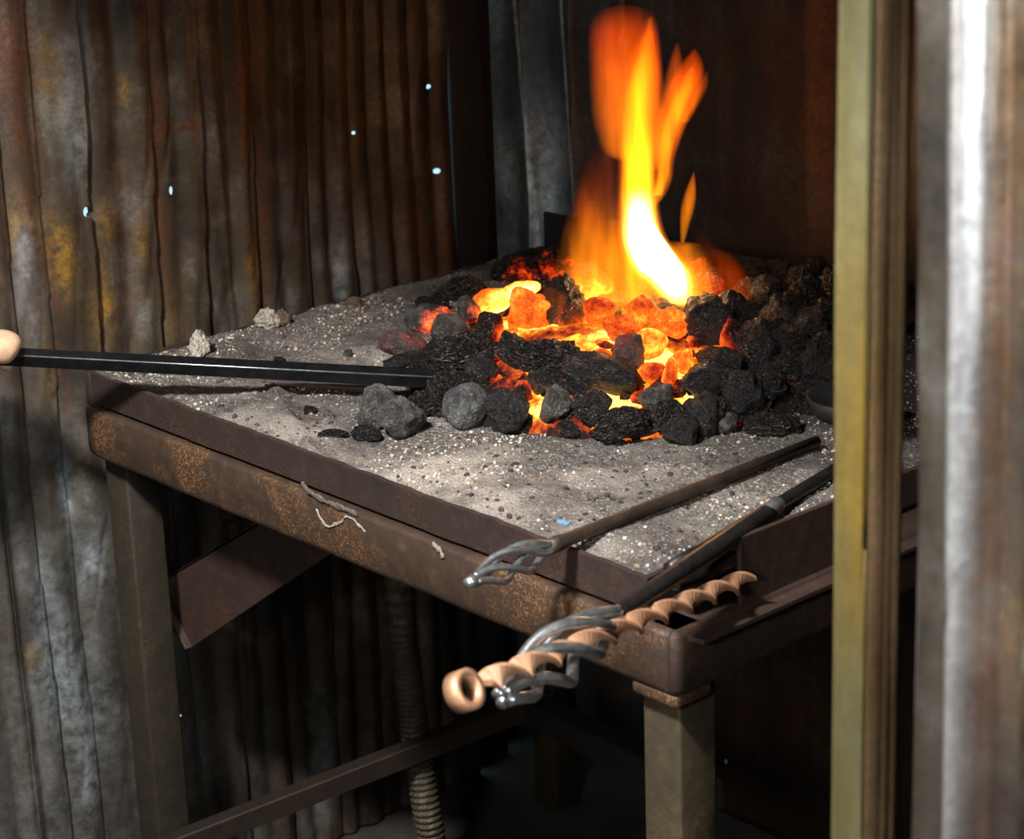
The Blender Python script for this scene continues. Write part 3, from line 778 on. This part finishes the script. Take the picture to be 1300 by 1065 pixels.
HERO = [
 (545,407,54,40,'a',.22,.35,'ash-grey coal with a red glowing top, at the upper left rim of the heap',20),
 (572,422,52,40,'a',.0,.15,'dull grey-black coal just right of the red-topped one on the left rim',-10),
 (586,370,58,36,'k',-.1,.1,'rough black coal at the back left of the heap',15),
 (548,388,40,26,'k',-.2,.0,'flat black coal at the far left back rim of the heap',10),
 (594,398,30,42,'a',.16,.35,'narrow dark coal touching the left side of the orange hot spot',-10),
 (592,452,80,50,'k',-.2,.25,'wide rough black coke lump above the tip of the square bar',5),
 (621,419,44,42,'h',.12,.5,'brown coal with an orange lower side in the left of the fire',-35),
 (672,396,58,58,'h',.55,-.25,'rounded red-orange glowing coal left of the flames',10),
 (625,385,52,34,'h',.62,.2,'pink-orange glowing coal at the left of the fire',20),
 (658,372,50,24,'h',.70,.2,'yellow-orange glowing coal above the rounded red one',15),
 (655,346,54,44,'k',.06,.40,'rough black coke lump with orange specks, rear left of the fire',0),
 (707,341,60,48,'k',.06,.40,'rough black coke lump with orange underside against the back plate',15),
 (718,390,52,66,'k',.12,.42,'tall rough black coke lump left of the flame base',-12),
 (676,322,40,16,'c',-.2,.0,'small black coal at the very back beside the plate corner',0),
 (745,362,56,52,'h',.42,.3,'golden-lit rough coal behind the orange flame haze',0),
 (652,446,36,54,'c',-.1,.3,'upright black coal in the front left of the fire',5),
 (697,454,72,48,'k',.02,.38,'broad black speckled coal at the centre front of the fire',-8),
 (690,484,42,30,'c',-.1,.4,'small dark coal under the broad speckled one',0),
 (772,476,104,46,'s',-.12,.36,'long dark sausage-shaped coal at the front centre',-14),
 (646,520,58,52,'s',-.1,.38,'black layered coal at the front left edge of the glow',-25),
 (591,517,50,56,'g',-.3,.0,'rounded light grey coal at the front left, coated with ash',-20),
 (575,490,52,36,'k',-.3,.1,'rough black coal behind the light grey rounded one',0),
 (560,505,30,44,'k',-.3,.0,'rough black coal right under the tip of the square bar',0),
 (537,517,44,34,'k',-.4,.0,'black coal between the two grey lumps and the fire',0),
 (704,513,36,48,'a',.12,.5,'brownish coal between two bright gaps at the front',0),
 (662,500,28,30,'h',.40,.3,'small orange coal above the layered black one',0),
 (751,518,50,42,'c',-.05,.42,'dark coal at the front below the long sausage-shaped one',-20),
 (790,536,74,40,'k',-.1,.40,'brown-black porous coal at the very front of the heap',15),
 (836,508,44,42,'a',.10,.35,'reddish dark coal front right of the bright gap',0),
 (848,531,44,40,'k',-.1,.3,'small black porous coal at the front right',0),
 (893,531,58,50,'s',-.25,.15,'angular shiny black coal leaning at the front right',35),
 (866,548,44,40,'s',-.3,.1,'black coal block at the foremost right of the heap',10),
 (893,413,66,70,'s',-.15,.22,'large angular black coal with sharp facets right of the flame',15),
 (851,412,42,38,'h',.55,-.1,'yellow-orange glowing coal left of the large angular black one',20),
 (787,416,44,32,'h',.48,-.1,'orange-brown coal at the foot of the flames',0),
 (798,448,48,44,'r',.14,.3,'ringed grey coal with a white patch in the middle of the fire',30),
 (826,437,38,34,'h',.62,.0,'bright orange coal right of the ringed one',0),
 (868,458,28,32,'h',.58,.0,'small orange coal below the large angular black one',0),
 (850,478,17,44,'h',.56,.1,'slim upright orange coal like a tooth in the fire',-6),
 (828,473,32,24,'h',.52,.1,'small orange coal left of the slim upright one',0),
 (897,485,72,48,'s',-.05,.28,'shiny grey-black coal at the right of the bright gap',-5),
 (916,458,58,36,'c',.0,.35,'dark coal under the large angular black one',-15),
 (926,396,42,48,'c',.05,.3,'brown-black coal behind the large angular one',0),
 (905,362,38,40,'h',.22,.25,'golden brown coal right of the flame base',0),
 (880,352,44,50,'h',.42,.2,'golden sparkling coal behind the flame base',0),
 (930,430,36,46,'h',.32,.3,'dim red glowing coal in the gap on the right',0),
 (963,442,52,68,'c',.06,.42,'tall dark coal with a red left side, right of the fire',-5),
 (988,408,44,44,'c',-.3,.0,'rounded dull coal behind the tall dark one on the right',0),
 (943,500,48,58,'s',-.1,.18,'upright dark shiny coal at the right front',-10),
 (968,490,54,36,'k',-.3,.0,'rough black coal right of the upright shiny one',20),
 (921,536,36,26,'a',-.3,.0,'small grey-brown coal at the foot of the right front',-20),
 (978,541,52,34,'k',-.4,.0,'low grey-black coal lying on the ash, nearest the shovel',0),
 (1003,538,26,28,'k',-.4,.0,'small black coal touching the low one nearest the shovel',0),
 (610,470,40,30,'c',-.2,.25,'small black coal behind the watching side of the bar tip',0),
 (730,492,34,26,'c',.0,.4,'small black coal under the left end of the long one',0),
 (735,440,40,26,'h',.66,.0,'bright yellow-orange coal at the fire centre',0),
 (760,395,40,30,'h',.50,.1,'orange coal half hidden by the thin flame',0),
 (812,395,40,36,'h',.55,.1,'glowing coal under the tall flame',0),
]
lab54 = {'small black coal behind the watching side of the bar tip': 'small black coal between the bar tip and the upright black coal'}
for t in HERO:
    px, py, w_, h_, mt, heat, dn, lb, ang = t
    coal(px, py, w_, h_, mt, heat, dn, lab54.get(lb, lb), ang, lift=.012)
# unlit heap on the right
gl = 'dull black unlit coal in the dark heap between the fire and the yellow post'
for k_, (px, py, w_, h_) in enumerate(((970,368,46,36),(1000,386,42,34),(1027,376,44,44),(1030,412,44,40),(1043,442,40,40),(1007,466,46,34),(1033,462,40,36),(1018,352,36,34),(1032,340,30,30),
        (994,432,36,34),(960,395,40,30),(945,372,38,30),(985,345,34,28),(955,345,36,26),(1055,400,40,44),(1060,470,40,36),(1062,360,40,50),(930,362,32,28),(985,472,34,26),(1010,430,34,34))):
    coal(px, py, w_, h_, 'k' if k_ % 3 else 's', -.5, 0, gl, random.uniform(-40, 40), 'unlit coals in the dark heap on the right', lift=.008)
# small pieces packed in the fire bed
r = random.Random(5); cnt = 0; spots = []
while cnt < 120:
    px, py = r.uniform(535, 1050), r.uniform(335, 545)
    p = on_heap(px, py)
    if heap(p.x, p.y) < .012 or p.y > .795: continue
    if math.hypot((px-745)/150, (py-455)/75) < .9 and r.random() < .72: continue
    if any((px-a)**2+(py-b)**2 < 16**2 for a, b in spots): continue
    spots.append((px, py)); cnt += 1
    hd = math.hypot((px-760)/170, (py-445)/95)
    hot = hd < .95
    heat = (.62-.35*hd+.12*r.uniform(-1, 1)) if hot else (-.1 if hd < 1.25 else -.5)
    coal(px, py, r.uniform(20, 34), r.uniform(18, 28), 'h' if hot and r.random() < .75 else r.choice('kkc'), heat, .3 if hd < 1.3 else 0,
         'small glowing coal packed among the larger lumps of the fire' if hot else 'small black coal wedged between the larger lumps at the rim of the fire',
         r.uniform(-90, 90), 'small glowing coals in the fire' if hot else 'small black coals around the fire', p=p+Vector((0, 0, -.006)))
# lumps lying on the ash
coal(511,438,56,34,'r',.10,.0,'reddish ash-crusted clinker lying left of the fire',-6, onash=False, name='clinker', cat='clinker', p=at(511,438,2,H+.016))
coal(508,455,44,16,'c',-.5,0,'flat black flake under the reddish clinker',14, onash=False, name='coal_flake', cat='coal', p=at(508,457,2,H+.006))
coal(478,519,46,52,'a',-.5,0,'dull grey-brown coal, left one of the pair below the bar tip',-20, p=at(478,519,2,H+.022))
coal(509,530,52,48,'a',-.5,0,'dull grey-brown coal, right one of the pair below the bar tip',10, p=at(509,530,2,H+.022))
coal(465,551,34,22,'k',-.5,0,'small jagged black coal in front of the grey pair',0, p=at(465,551,2,H+.008))
coal(424,552,32,14,'k',-.5,0,'flat black coal crumb left of the grey pair',0, p=at(424,552,2,H+.006))
coal(394,521,16,12,'k',-.5,0,'tiny black coal crumb alone on the ash below the bar',0, p=at(394,521,2,H+.005))
coal(253,436,24,38,'w',-.5,0,'pointed cream-white clinker standing behind the bar at the left',4, name='clinker', cat='clinker', i=2, p=at(253,437,2,H+.020))
coal(263,443,20,18,'k',-.5,0,'speckled dark crumb leaning on the pointed white clinker',0, name='clinker', cat='clinker', p=at(264,443,2,H+.010))
coal(340,407,26,26,'w',-.5,0,'grey-white nubbly clinker at the back edge, left half of the pair',0, name='clinker', cat='clinker', i=1, p=at(338,407,2,H+.014))
coal(356,404,22,20,'b',-.5,0,'rust-brown clinker touching the grey-white nubbly one',0, name='clinker', cat='clinker', i=3, p=at(356,404,2,H+.013))
coal(450,384,24,16,'b',-.5,0,'small layered clinker at the far edge of the ash',0, name='clinker', cat='clinker', p=at(450,384,2,H+.008))
coal(427,387,14,8,'c',-.5,0,'tiny black pebble left of the layered clinker',0, name='coal_crumb', p=at(427,387,2,H+.006))
coal(442,449,12,10,'a',-.5,0,'tiny grey pebble on the ash behind the middle of the bar',0, name='coal_crumb', p=at(442,449,2,H+.006))
coal(355,457,14,8,'k',-.5,0,'tiny dark crumb just behind the bar in the middle',0, name='coal_crumb', p=at(355,457,2,H+.006))
coal(817,547,32,14,'g',-.5,0,'small pale grey stone at the front of the heap',4, name='ash_stone', cat='stone', p=at(817,547,2,H+.010))
coal(292,434,12,8,'b',-.5,0,'tiny brown crumb right of the pointed white clinker',0, name='coal_crumb', p=at(292,434,2,H+.005))
bm = bmesh.new(); p = at(716, 664, 2, H+.004); box(bm, (p.x-.008, p.y-.004, p.z-.002), (p.x+.008, p.y+.004, p.z+.003), .0015)
obj('blue_chip', bm, mat_plain('blue_chip', (.12, .24, .34), .5), label='tiny blue chip near the front edge of the ash', cat='chip')
# half-buried flat iron in the ash
a, b = at(345, 487, 2, H+.004), at(480, 497, 2, H+.004); n_ = Vector((-(b-a).y, (b-a).x, 0)).normalized()*.008
bm = bmesh.new(); hexa(bm, [a-n_, b-n_, b+n_, a+n_], [p+Vector((0, 0, .006)) for p in (a-n_, b-n_, b+n_, a+n_)], .001)
obj('flat_iron_strip', bm, mat_rust('strip', (.10, .085, .08), (.2, .15, .1), .4), smooth=False, label='dark flat iron strip half buried in ash below the square bar', cat='iron strip')

# ------------------------------------------------------------------ flames
def mat_flame(name, stops, z0, z1, strength, streak=.5, nscale=1.0):
    m = bpy.data.materials.new(name); m.use_nodes = True; t = m.node_tree; n = t.nodes; l = t.links
    for x in list(n):
        if x.type == 'BSDF_PRINCIPLED': n.remove(x)
    out = n['Material Output']
    geo = n.new('ShaderNodeNewGeometry'); sx = n.new('ShaderNodeSeparateXYZ'); l.new(geo.outputs['Position'], sx.inputs[0])
    mr = n.new('ShaderNodeMapRange'); mr.inputs[1].default_value = z0; mr.inputs[2].default_value = z1; l.new(sx.outputs[2], mr.inputs[0])
    cr_ = n.new('ShaderNodeValToRGB'); e = cr_.color_ramp.elements
    set_ramp(e, [(p, c) for p, c, s in stops])
    l.new(mr.outputs[0], cr_.inputs[0])
    sr = n.new('ShaderNodeValToRGB'); e = sr.color_ramp.elements
    set_ramp(e, [(p, float(s)) for p, c, s in stops])
    l.new(mr.outputs[0], sr.inputs[0])
    mp = n.new('ShaderNodeMapping'); mp.inputs['Scale'].default_value = (55*nscale, 55*nscale, 7*nscale); l.new(geo.outputs['Position'], mp.inputs[0])
    no = n.new('ShaderNodeTexNoise'); no.inputs['Scale'].default_value = 1; no.inputs['Detail'].default_value = 2; l.new(mp.outputs[0], no.inputs['Vector'])
    nr = n.new('ShaderNodeMapRange'); nr.inputs[1].default_value = .35; nr.inputs[2].default_value = .65; nr.inputs[3].default_value = 1-streak; nr.inputs[4].default_value = 1+streak*.6
    l.new(no.outputs['Fac'], nr.inputs[0])
    m1 = n.new('ShaderNodeMath'); m1.operation = 'MULTIPLY'; l.new(sr.outputs[0], m1.inputs[0]); l.new(nr.outputs[0], m1.inputs[1])
    m2 = n.new('ShaderNodeMath'); m2.operation = 'MULTIPLY'; m2.inputs[1].default_value = strength; l.new(m1.outputs[0], m2.inputs[0])
    em = n.new('ShaderNodeEmission'); l.new(cr_.outputs[0], em.inputs[0]); l.new(m2.outputs[0], em.inputs[1])
    l.new(em.outputs[0], out.inputs['Volume'])
    return m
FD = 2.98  # distance of the flame's foot from the viewer
FL = thing('flame', dep(862, 395, FD), 'tall orange flame with white heart rising from the burning coals', 'flame')
def tongue(name, rows, mat, dz=0.0, thick=.8, n=32, shrink=1.3):
    rows = cr([(y, (a+b)/2, (b-a)/2*shrink) for y, a, b in rows], 5)
    bm = bmesh.new(); R = []
    tn = Vector((-dv[0], -dv[1], 0)).normalized(); z = FD+dz
    for y, c, hw in rows:
        hw = max(hw, .4); m_ = hw*z/FPX; ce = dep(c, y, z); rt = Vector((RV[0], RV[1], 0)).normalized()
        R.append([bm.verts.new(ce + rt*m_*math.cos(2*math.pi*j/n) + tn*m_*thick*math.sin(2*math.pi*j/n)*abs(math.sin(2*math.pi*j/n))**2.2) for j in range(n)])
    for A, B in zip(R, R[1:]):
        for j in range(n): bm.faces.new((A[j], A[(j+1) % n], B[(j+1) % n], B[j]))
    bm.faces.new(R[0][::-1]); bm.faces.new(R[-1])
    return obj(name, bm, mat, FL)
zb, zt = dep(860, 400, FD).z, dep(820, 15, FD).z
OR, RD, YE, WH = (1, .17, .003), (1, .085, .001), (1, .33, .006), (1, .62, .14)
Fo = mat_flame('flame_orange', [(0, YE, 1.6), (.25, (1, .26, .006), 1.3), (.55, OR, 1.0), (.85, RD, .75), (1, RD, .05)], zb, zt, 46)
Fy = mat_flame('flame_yellow', [(0, WH, 1.6), (.25, WH, 1.8), (.42, YE, 1.5), (.62, (1, .25, .005), 1.0), (.85, OR, .8), (1, OR, .2)], zb, zt, 85, .5)
Fw = mat_flame('flame_white', [(0, (1, .8, .4), .3), (.1, (1, .85, .5), 1.5), (.25, (1, .85, .5), 1.3), (.42, (1, .7, .2), .0), (1, OR, 0)], zb, zt, 330, .2)
Fh = mat_flame('flame_haze', [(0, (1, .42, .02), .9), (.12, (1, .30, .01), 1.0), (.35, (1, .22, .006), .55), (.55, RD, .15), (1, RD, 0)], zb-.04, zt, 30, .8, .9)
Fs = mat_flame('flame_sheet', [(0, OR, 0), (.42, OR, .2), (.52, (1, .20, .004), 1.2), (.8, (1, .13, .003), 1.0), (.93, RD, .6), (1, RD, .12)], zb, zt, 34, .4)
Fd = mat_flame('flame_dim', [(0, (1, .25, .02), .7), (.5, RD, .5), (1, RD, .1)], zb, dep(900, 300, FD).z, 22, .7)
Fl = mat_flame('flame_low', [(0, (1, .45, .03), 1.0), (.3, (1, .34, .012), .9), (1, OR, .4)], zb-.06, zb+.03, 26, .8, 1.0)
tongue('flame_tongue', [(12,827,830),(35,814,834),(70,802,836),(120,794,835),(180,790,833),(230,789,830),(270,789,833),(300,790,840),(325,797,858),(345,808,872),(362,822,880),(380,838,884),(400,848,882),(416,856,874)], Fo)
tongue('flame_tongue', [(22,824,829),(60,812,830),(110,799,828),(170,793,826),(230,792,827),(270,793,830),(300,794,836),(325,803,853),(345,815,868),(362,832,874),(380,846,876),(396,856,872)], Fy, 0)
tongue('flame_core', [(225,805,817),(255,799,824),(285,799,829),(312,803,844),(338,815,861),(356,834,868),(374,850,870)], Fw, 0)
tongue('flame_sheet', [(6,786,798),(14,764,816),(40,756,826),(90,757,828),(140,759,824),(175,764,815),(196,774,812),(206,792,808)], Fs, .02, .4)
tongue('flame_sheet', [(40,822,834),(90,818,840),(150,816,844),(190,816,846),(215,822,838)], Fs, .02, .5)
tongue('flame_tongue', [(62,880,884),(80,866,890),(105,852,890),(135,842,880),(165,835,866),(200,832,855),(225,832,852),(245,828,845),(262,824,833)], Fo, -.005)
tongue('flame_tongue', [(85,876,881),(110,862,880),(140,848,868),(170,840,857),(200,836,851),(225,835,848),(248,829,840)], Fy, -.005, .6)
tongue('flame_wisp', [(55,858,862),(80,850,866),(110,843,864),(150,836,856),(180,834,846)], Fs, .01, .5)
tongue('flame_wisp', [(90,897,899),(110,886,898),(130,872,888),(155,858,874)], Fs, 0, .5)
tongue('flame_tongue', [(218,880,882),(242,871,883),(262,866,881),(285,864,875),(308,864,869)], Fo, -.005, .9)
tongue('flame_haze', [(180,758,790),(225,742,800),(280,728,808),(320,720,818),(360,718,824),(400,728,818),(432,738,806),(450,748,790)], Fh, -.03, .5)
tongue('flame_haze', [(280,770,790),(330,772,816),(370,782,830),(405,798,840),(436,812,840)], Fh, -.04, .8)
tongue('flame_haze', [(255,745,757),(300,738,764),(350,736,770),(400,742,776),(445,750,770)], Fh, -.05, .7)
tongue('flame_haze', [(310,838,885),(345,842,900),(380,846,900),(410,850,884)], Fh, -.02, .6)
tongue('flame_wisp', [(300,882,896),(330,892,932),(358,906,950),(385,922,952),(405,934,946)], Fd, -.03, .6)
tongue('flame_haze', [(365,690,705),(395,700,760),(425,720,800),(450,740,830),(470,780,830)], Fl, -.07, .5)
def firelight(loc, e, rad, col):
    l = bpy.data.lights.new('fire_glow', 'POINT'); l.energy = e; l.color = col; l.shadow_soft_size = rad
    o = bpy.data.objects.new('fire_glow', l); COL.objects.link(o); o.location = loc
firelight(dep(840, 330, FD), .25, .03, (1, .36, .08))
firelight(dep(815, 180, FD), .1, .04, (1, .30, .05))

# ------------------------------------------------------------------ square bar in the coals
def polytube(bm, a, b, r, n=4, rot=0, seg=2):
    return tube(bm, [a.lerp(b, i/seg) for i in range(seg+1)], r, n, twist=[rot]*(seg+1))
a, b = dep(0, 452, 2.93), at(560, 481, 2, H+.034); dr = (a-b).normalized()
M_bar = mat_plain('black_square_bar', (.03, .032, .036), .27, .8, 60, .15, .0006, .4)
bm = bmesh.new()
e = a+dr*.12; hs = .0092
fr = frames([e, b])[0]; tdir, nn, bb = fr
def sect(p, hs=.0092):
    r_ = math.radians(18); cx, sx_ = math.cos(r_), math.sin(r_)
    return [p+(nn*(x*cx-y*sx_)+bb*(x*sx_+y*cx))*hs for x, y in ((1, 1), (1, -1), (-1, -1), (-1, 1))]
hexa(bm, sect(e), sect(b+(b-e).normalized()*.03), .0020)
BAR = obj('square_bar', bm, M_bar, label='long black square iron bar held in the hand and pushed into the coals', cat='iron bar', smooth=False)

sA, sB = sect(e), sect(b+(b-e).normalized()*.03)
kk = min(range(4), key=lambda i: (sA[i]-Vector(CAMP)).length)
bm = bmesh.new(); off = (sA[kk]-e)*-.075; tube(bm, [sA[kk]+off, sB[kk]+off], .0011, 8)  # thin bright strip modelled in as the edge's highlight
obj('edge_glint', bm, M_bright, BAR, label='bright strip painted in as the edge highlight')
# gloved hand gripping the bar --------------------------------------
def hand():
    ax = -dr               # along the bar towards the fire
    up = Vector((0, 0, 1)); up = (up-ax*up.dot(ax)).normalized(); to = ax.cross(up).normalized()
    vcam = Vector((-dv[0], -dv[1], 0))
    if to.dot(vcam) < 0: to = -to
    c0 = a + ax*(.031)      # index finger crosses the bar here
    V, E, Rr = [], [], []
    def add(p, r, par=None):
        V.append(p); Rr.append(r)
        if par is not None: E.append((par, len(V)-1))
        return len(V)-1
    P = lambda x, y, z: c0 + ax*x + up*y + to*z
    wrist = add(P(-.085, -.045, .085), .030)
    palm = add(P(-.045, .0, .045), .026, wrist)
    fore = add(P(-.17, -.12, .17), .036, wrist); add(P(-.27, -.20, .27), .042, fore)
    for i in range(4):
        x = -.030-.024*i; q = .0125 if i < 3 else .0105
        k0 = add(P(x-.006, .018, .030), q*1.1, palm)
        k1 = add(P(x, .027, .008), q, k0)
        k2 = add(P(x+.001, .020, -.016), q*.95, k1)
        k3 = add(P(x, -.006, -.022), q*.88, k2)
        add(P(x, -.022, -.008), q*.75, k3)
    t1 = add(P(-.062, .010, .040), .024, palm); t2 = add(P(-.034, .022, .030), .026, t1); t3 = add(P(-.010, .022, .024), .025, t2); add(P(.004, .012, .022), .019, t3)
    me = bpy.data.meshes.new('gloved_hand'); me.from_pydata([tuple(v) for v in V], E, []); 
    o = bpy.data.objects.new('gloved_hand', me); COL.objects.link(o)
    sk = o.modifiers.new('skin', 'SKIN'); sk.use_smooth_shade = True
    sv = me.skin_vertices[0].data
    for i, r in enumerate(Rr): sv[i].radius = (r, r); sv[i].use_root = (i == 0)
    ss = o.modifiers.new('sub', 'SUBSURF'); ss.levels = 2; ss.render_levels = 2
    me.materials.append(mat_plain('tan_leather', (.52, .33, .20), .6, 0, 90, .4, .0015, .2))
    tag(o, 'tan gloved hand gripping the square bar at the left edge', 'hand')
hand()

# ------------------------------------------------------------------ fire tools on the front corner
M_tool = mat_plain('black_forged_steel', (.028, .026, .025), .38, .6, 70, .35, .0012, .5)
M_toolb = mat_rust('brown_forged_steel', (.050, .036, .028), (.2, .12, .06), .4, .5, .4)
M_copper = mat_plain('tan_copper_flat_bar', (.42, .225, .13), .42, .45, 60, .25, .001, .25)
def basket(par, a, b, bulge, r, strands=4, turns=1.0, mat=M_bright, ph0=0.):
    """open twisted cage between a (tip) and b (shaft)"""
    ax = (b-a); Ln = ax.length; t, n0, b0 = frames([a, b])[0]
    for s in range(strands):
        bm = bmesh.new(); P = []
        for i in range(41):
            u = i/40; rr = r*1.0 + bulge*math.sin(math.pi*u)**1.25; an = ph0+2*math.pi*(s/strands+turns*u)
            P.append(a+ax*u+(n0*math.cos(an)+b0*math.sin(an))*rr)
        tube(bm, P, r, 10); obj('basket_strand', bm, mat, par)
# tool 1: basket handle poker / shovel
a, n1, b = at(592, 741, 2, H+.014), at(700, 693, 2, H+.014), at(1037, 560, 2, H+.012)
T1 = thing('fire_shovel', b, 'thin brown fire shovel with a silver twisted basket handle, lying across the ash', 'fire tool')
d_ = (n1-a).normalized()
bm = bmesh.new(); tube(bm, [n1-d_*.004, n1.lerp(b, .02), n1.lerp(b, .06), n1.lerp(b, .5), b], [.0085, .009, .0072, .0072, .0066], 14)
obj('shaft', bm, M_toolb, T1)
basket(T1, a+d_*.012, n1, .0125, .0038, 4, .6, M_bright)
bm = bmesh.new(); tube(bm, [a, a+d_*.010, a+d_*.020], [.0048, .0075, .006], 14); obj('handle_tip', bm, M_bright, T1, label='bright handle tip')
# blade: a shallow round pan behind the post
bm = bmesh.new(); c = at(1085, 545, 2, H+.02); n2 = 28
rings = []
for (rr, zz) in ((.001, .0), (.03, .0), (.042, .004), (.052, .026), (.054, .026), (.044, .001), (.03, -.003), (.001, -.003)):
    rings.append([bm.verts.new((c.x+rr*math.cos(2*math.pi*j/n2), c.y+rr*1.1*math.sin(2*math.pi*j/n2), c.z+zz+.018)) for j in range(n2)])
for A, B in zip(rings, rings[1:]):
    for j in range(n2): bm.faces.new((A[j], A[(j+1) % n2], B[(j+1) % n2], B[j]))
obj('pan', bm, M_dark, T1)
# tool 2: black poker with big basket
a, n1, b = at(638, 886, 2, H+.016), at(783, 780, 2, H+.020), at(983, 646, 2, H+.026)
T2 = thing('poker', b, 'black poker with a large silver twisted basket handle, reaching furthest out to the front', 'fire tool')
d_ = (n1-a).normalized()
bm = bmesh.new(); tube(bm, [n1-d_*.006, n1+d_*.01, n1.lerp(b, .5), b-(b-n1).normalized()*.012, b-(b-n1).normalized()*.004, b], [.0075, .0088, .0106, .0104, .008, .003], 16)
obj('shaft', bm, M_tool, T2)
bm = bmesh.new(); dd = (b-n1).normalized(); g_ = bmesh.ops.create_icosphere(bm, subdivisions=3, radius=.0104)
for v in g_['verts']: v.co = v.co + dd*v.co.dot(dd)*.9 + b + Vector((0, 0, .0028)) - dd*.004
obj('ground_end', bm, M_bright, T2, label='bright ground tip')
basket(T2, a, n1, .0195, .0058, 4, .8, M_bright, .2)
# tool 3: second black rod lying behind
a, b = at(850, 722, 2, H+.010), at(1075, 588, 2, H+.010)
bm = bmesh.new(); tube(bm, [a.lerp(b, i/6) for i in range(7)], .0078, 14)
obj('iron_rod', bm, M_tool, label='plain black iron rod running under the poker to the yellow post', cat='iron rod')
# pipe stub
a, b = at(855, 739, 2, H-.005), at(985, 690, 2, H-.005); dd = (b-a).normalized()
bm = bmesh.new(); tube(bm, [a, b], .0105, 16, cap=False); tube(bm, [b, a], .0072, 16, cap=False)
R1 = tube(bm, [a-dd*.0004, a+dd*.0005], .0106, 16, cap=False); R2 = tube(bm, [a-dd*.0004, a+dd*.0005], .0070, 16, cap=False)
for j in range(16): bm.faces.new((R1[0][j], R1[0][(j+1) % 16], R2[0][(j+1) % 16], R2[0][j]))
obj('iron_pipe', bm, M_tool, label='short dark pipe with a pale cut end under the poker, beside the brown plate', cat='pipe')
# tool 4: twisted flat bar with an eye
a, b = at(612, 868, 2, H+.050), at(948, 736, 2, .930)
T4 = thing('twisted_bar', a, 'tan twisted flat bar with a rolled eye, lying in front of the poker', 'fire tool')
N = 110; P = [a.lerp(b, i/N) for i in range(N+1)]
bm = bmesh.new(); tube(bm, P, 1, flat=(.0120, .0026), twist=[1.2+math.pi*10.0*i/N for i in range(N+1)])
obj('twisted_strap', bm, M_copper, T4, smooth=False)
dd = (a-b).normalized(); ec = a+dd*.026
vv = Vector(CAMP)-ec; vv.normalize(); e1 = dd; e2 = e1.cross(vv).normalized(); e1b = e2.cross(vv).normalized()*-1
vx = (Vector((0, 0, 1))*.8+Vector((.5, -.3, 0))).normalized()
sd = dd.cross(Vector((0, 0, 1))).normalized(); ax_ = vv+Vector((.12, 0, .05)); ax_ = (ax_-dd*ax_.dot(dd)).normalized(); f1 = dd; f2 = ax_.cross(f1).normalized()
bm = bmesh.new(); rr = []
for i in range(33):
    an = math.pi+2*math.pi*i/32*1.0
    c_ = ec+(f1*math.cos(an)+f2*math.sin(an))*.0150
    o_ = (f1*math.cos(an)+f2*math.sin(an))
    rr.append([bm.verts.new(c_+o_*x+ax_*y) for x, y in ((.0032, .008), (-.0032, .008), (-.0032, -.008), (.0032, -.008))])
for A, B in zip(rr, rr[1:]):
    for j in range(4): bm.faces.new((A[j], A[(j+1) % 4], B[(j+1) % 4], B[j]))
bmesh.ops.remove_doubles(bm, verts=bm.verts[:], dist=.0001)
obj('rolled_eye', bm, M_copper, T4)

# ------------------------------------------------------------------ ribbed blast hose under the hearth
def build_hose():
    P = [at(500, 700, 1, .42), at(508, 770, 1, .42), at(518, 860, 1, .42), at(530, 950, 1, .42), at(545, 1050, 1, .42), at(560, 1140, 1, .45)]
    P[0] = Vector((P[0].x, P[0].y, H-.05))
    Q = [Vector(q) for q in cr([tuple(p) for p in P], 60)]
    bm = bmesh.new(); tube(bm, Q, [.0205+.0022*math.sin(2*math.pi*i/4.6) for i in range(len(Q))], 20)
    m = NT('braided_hose'); wv = m.n.new('ShaderNodeTexWave'); wv.inputs['Scale'].default_value = 40; m.link(m.tc.outputs['Object'], wv.inputs[0])
    mt = m.fin(m.ramp(m.noise(60, 3, .6), [(.3, (.03, .022, .014)), (.7, (.075, .06, .038))]), .6, .1, m.bump(wv.outputs['Fac'], .5, .002))
    obj('air_hose', bm, mt, label='brown ribbed air hose hanging in the dark under the hearth', cat='hose')
build_hose()
